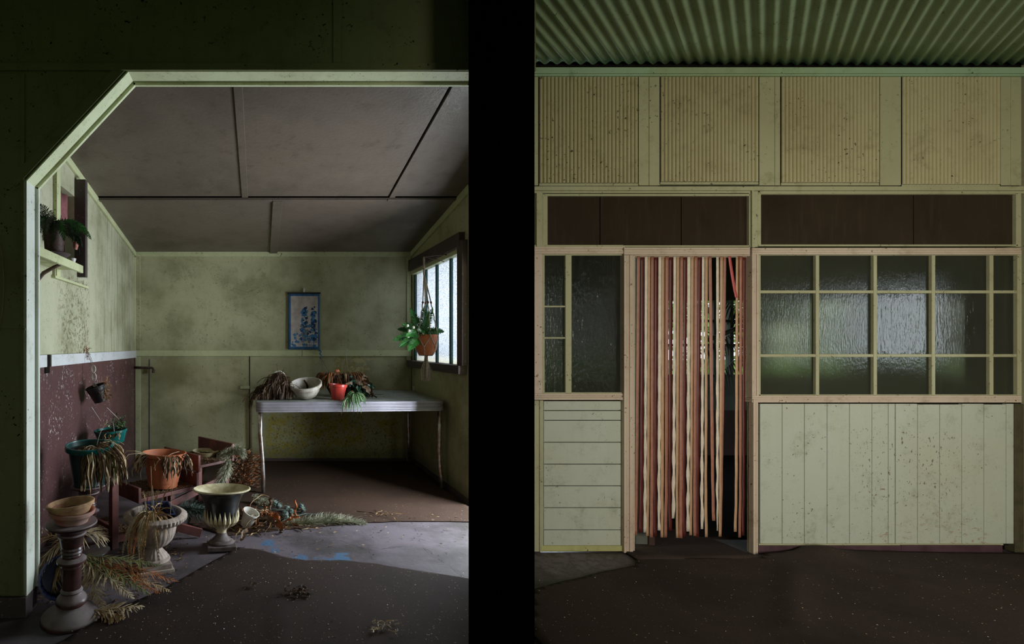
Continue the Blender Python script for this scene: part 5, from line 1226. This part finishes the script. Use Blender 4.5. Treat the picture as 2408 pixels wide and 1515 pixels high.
# cracks and cobweb threads stay in the paint; litter on the floors
random.seed(71)
def litter(nm, lab, fn, n, mats, s=(.004, .012)):
    for mt in mats[:1]:
        m = MB()
        for i in range(n):
            x, y, z = fn(); a = U(0, 2*pi); l = U(*s); w_ = l*U(.2, .5); dx, dy = cos(a), sin(a); h = U(.001, .004)
            m.mi = i % len(mats)
            m.add([(x-dx*l, y-dy*l, z+.001), (x-dy*w_, y+dx*w_, z+h), (x+dx*l, y+dy*l, z+.001), (x+dy*w_, y-dx*w_, z+h*.3)], [(0, 1, 2), (0, 2, 3)])
        o = m.build(nm, [M[k] for k in mats], None); tag(o, lab, 'litter', kind='stuff')
def fnl():
    while 1:
        px, py = U(150, 1100), U(1300, 1514)
        if py > 1365 or (px > 400 and py > 1300+.1*(px-560)):
            q_ = FL(px, py); x, y = q_[0], q_[1]
            return (x, y, .008+.004*(1+sin(x*5.1+y*2.3)*0.6+sin(y*7.7-x*3.1)*0.4)+r1(x, y))
litter('leaf_litter', 'pale leaf crumbs scattered over the foreground carpet', fnl, 900, ['straw_pale', 'straw', 'white_plastic', 'deadbrown'], (.002, .006))
def fnr(): p = FL(U(1260, 2400), U(1325, 1514)); x, y = p[0], p[1]; return (x, y, .008+.004*(1+sin(x*5.1+y*2.3)*0.6+sin(y*7.7-x*3.1)*0.4)+r2(x, y))
litter('leaf_litter', 'pale specks scattered on the dark veranda carpet', fnr, 420, ['straw_pale', 'white_plastic', 'straw'], (.0015, .004))
def fnc():
    return (U(-.4, 1.7), U(3.35, 4.2), .012)
litter('leaf_litter', 'dead leaf fragments along the concrete strip before the table', fnc, 260, ['deadbrown', 'straw', 'soil', 'deadbrown'], (.004, .016))
def fnt():
    x, y = U(.9, 1.75), U(4.98, 6.0); return (x, y, Zt-.002)
litter('table_crumbs', 'dark crumbs on the bare end of the laminate table', fnt, 110, ['deadbrown', 'soil'], (.003, .008))
def fnm(): return (U(-1.4, -.5), U(2.7, 3.9), .004)
litter('leaf_litter', 'dead leaf scraps on the floor beneath the plant stand', fnm, 900, ['deadbrown', 'darkroot', 'straw', 'soil'], (.006, .022))
def clump(nm, lab, px, py, n, mts, L, w_, sp, cat='debris'):
    o = thing(nm, lab, cat, (FL(px, py)[0], FL(px, py)[1], .016))
    for mt in mts:
        m = MB()
        for i in range(n): dead(m, (U(-sp, sp), U(-sp, sp)*.6, U(0, .01)), (U(-1, 1), U(-1, 1), U(0, .3)), U(*L), U(*w_), U(.5, 2), 5)
        for k_ in range(len(m.v)): m.v[k_] = (m.v[k_][0], m.v[k_][1], max(.001, m.v[k_][2]))
        m.build('fragments', M[mt], o, kind='stuff')
clump('dry_debris', 'small knot of dark dead stems in the middle of the foreground carpet', 700, 1404, 22, ['deadbrown', 'darkroot'], (.02, .07), (.004, .012), .07)
clump('dry_debris', 'pale shredded leaf curls near the bottom edge of the foreground carpet', 905, 1488, 12, ['straw_pale', 'bowl'], (.03, .07), (.003, .009), .07)
clump('dry_debris', 'dark crumpled scrap on the foreground carpet left of the dead stems', 592, 1386, 5, ['darkroot', 'bowl'], (.02, .04), (.008, .016), .012)
clump('dry_debris', 'pale dry weeds at the edge of the alcove carpet', 890, 1216, 8, ['straw', 'deadbrown'], (.08, .2), (.003, .008), .12)

# ================================================================== GARDEN
random.seed(81)
def tree(nm, lab, c, rx, ry, rz, n, mt, cat='tree', trunk=None, ls=.12):
    o = thing(nm, lab, cat, (c[0], c[1], -.4), group=None); m = MB()
    for i in range(n):
        a = U(0, 2*pi); t = math.acos(U(-1, 1)); r = U(.6, 1)**.5
        p = Vector((rx*r*sin(t)*cos(a), ry*r*sin(t)*sin(a), c[2]+.4+rz*r*cos(t)))
        e = Vector((U(-1, 1), U(-1, 1), U(-1, .5))).normalized(); s_ = e.orthogonal().normalized()
        m.add([p-e*ls, p+s_*ls*.4, p+e*ls, p-s_*ls*.4], [(0, 1, 2, 3)])
    m.build('foliage', M[mt], o, kind='stuff')
    m = MB(); m.tube([(0, 0, 0), (.1, 0, c[2]*.6+.4), (0, 0, c[2]+.4)], [.12, .08, .04], 7); m.build('trunk', M['deadbrown'], o)
tree('garden_shrub', 'bright leafy garden shrub seen through the far window between strips', (8.2, 9.6, 1.25), 1.1, .8, .7, 380, 'lightleaf')
tree('garden_shrub', 'leafy garden shrub outside the left part of the far window', (5.6, 9.4, 1.7), .8, .6, .6, 300, 'lightleaf')
tree('garden_tree', 'leafy tree crown filling the top of the far inner-room window', (10.5, 12, 2.35), 2.3, 1.0, .62, 1500, 'lightleaf', ls=.16)
tree('garden_shrub', 'low green shrub growing outside the narrow obscure window', (2.44, 4.15, 1.08), .12, .40, .22, 900, 'lightleaf', ls=.04)
for k, x in enumerate((13.6, 15.8, 18.0)): tree('garden_shrub', ['leafy shrub behind the first columns of the wide window', 'leafy shrub behind the middle of the wide window', 'leafy shrub behind the right end of the wide window'][k], (x, 11+k*1.8, 1.6), 1.0, .8, 1.1, 900, 'hedge', ls=.2)
for k, (x, y, z, r) in enumerate(((4.5, -14, 2.6, 3.2), (12.5, -17, 2.8, 3.0), (17, -11, 2.4, 2.8), (14.0, -1.5, 2.2, 1.6), (14.5, 5.5, 2.2, 1.6))):
    tree('garden_tree', 'dark leafy tree on the lawn, number of trees behind the veranda' if 0 else ['broad tree straight behind the veranda', 'broad tree behind the veranda\'s right end', 'lone tree at the lawn\'s far corner', 'small round tree beside the veranda', 'small round tree beyond the veranda side opening'][k], (x, y, z), r, r*.7, r*.8, 1500, 'hedge', ls=.3)
pf = thing('palm_frond', 'grey palm fronds arching across the far window behind the strips', 'palm frond', (ix(1750), 6.1, iz(640))); q = Vector(pf.location)
for (a, d_, L, dr, si) in (((1690, 700), (.9, .1, -.2), 1.0, 1.8, 0), ((1770, 770), (-1, 0, -.25), .9, .5, 0), ((1800, 790), (-.9, 0, -.6), 1.0, .4, 0), ((1800, 700), (-.4, 0, -1), .9, 0, 0)):
    frond('frond', 'palm', pf, (0, 0, 0), Vector(P(a[0], a[1], 6.15))-q, d_, L, dr, .26, .014, 16, si, .7, .3, .5)
m = MB(); m.tube([Vector(P(1665, 800, 6.2))-q, Vector(P(1800, 745, 6.2))-q], .028, 8); m.build('fallen_stem', M['palm'], pf, smooth=True)
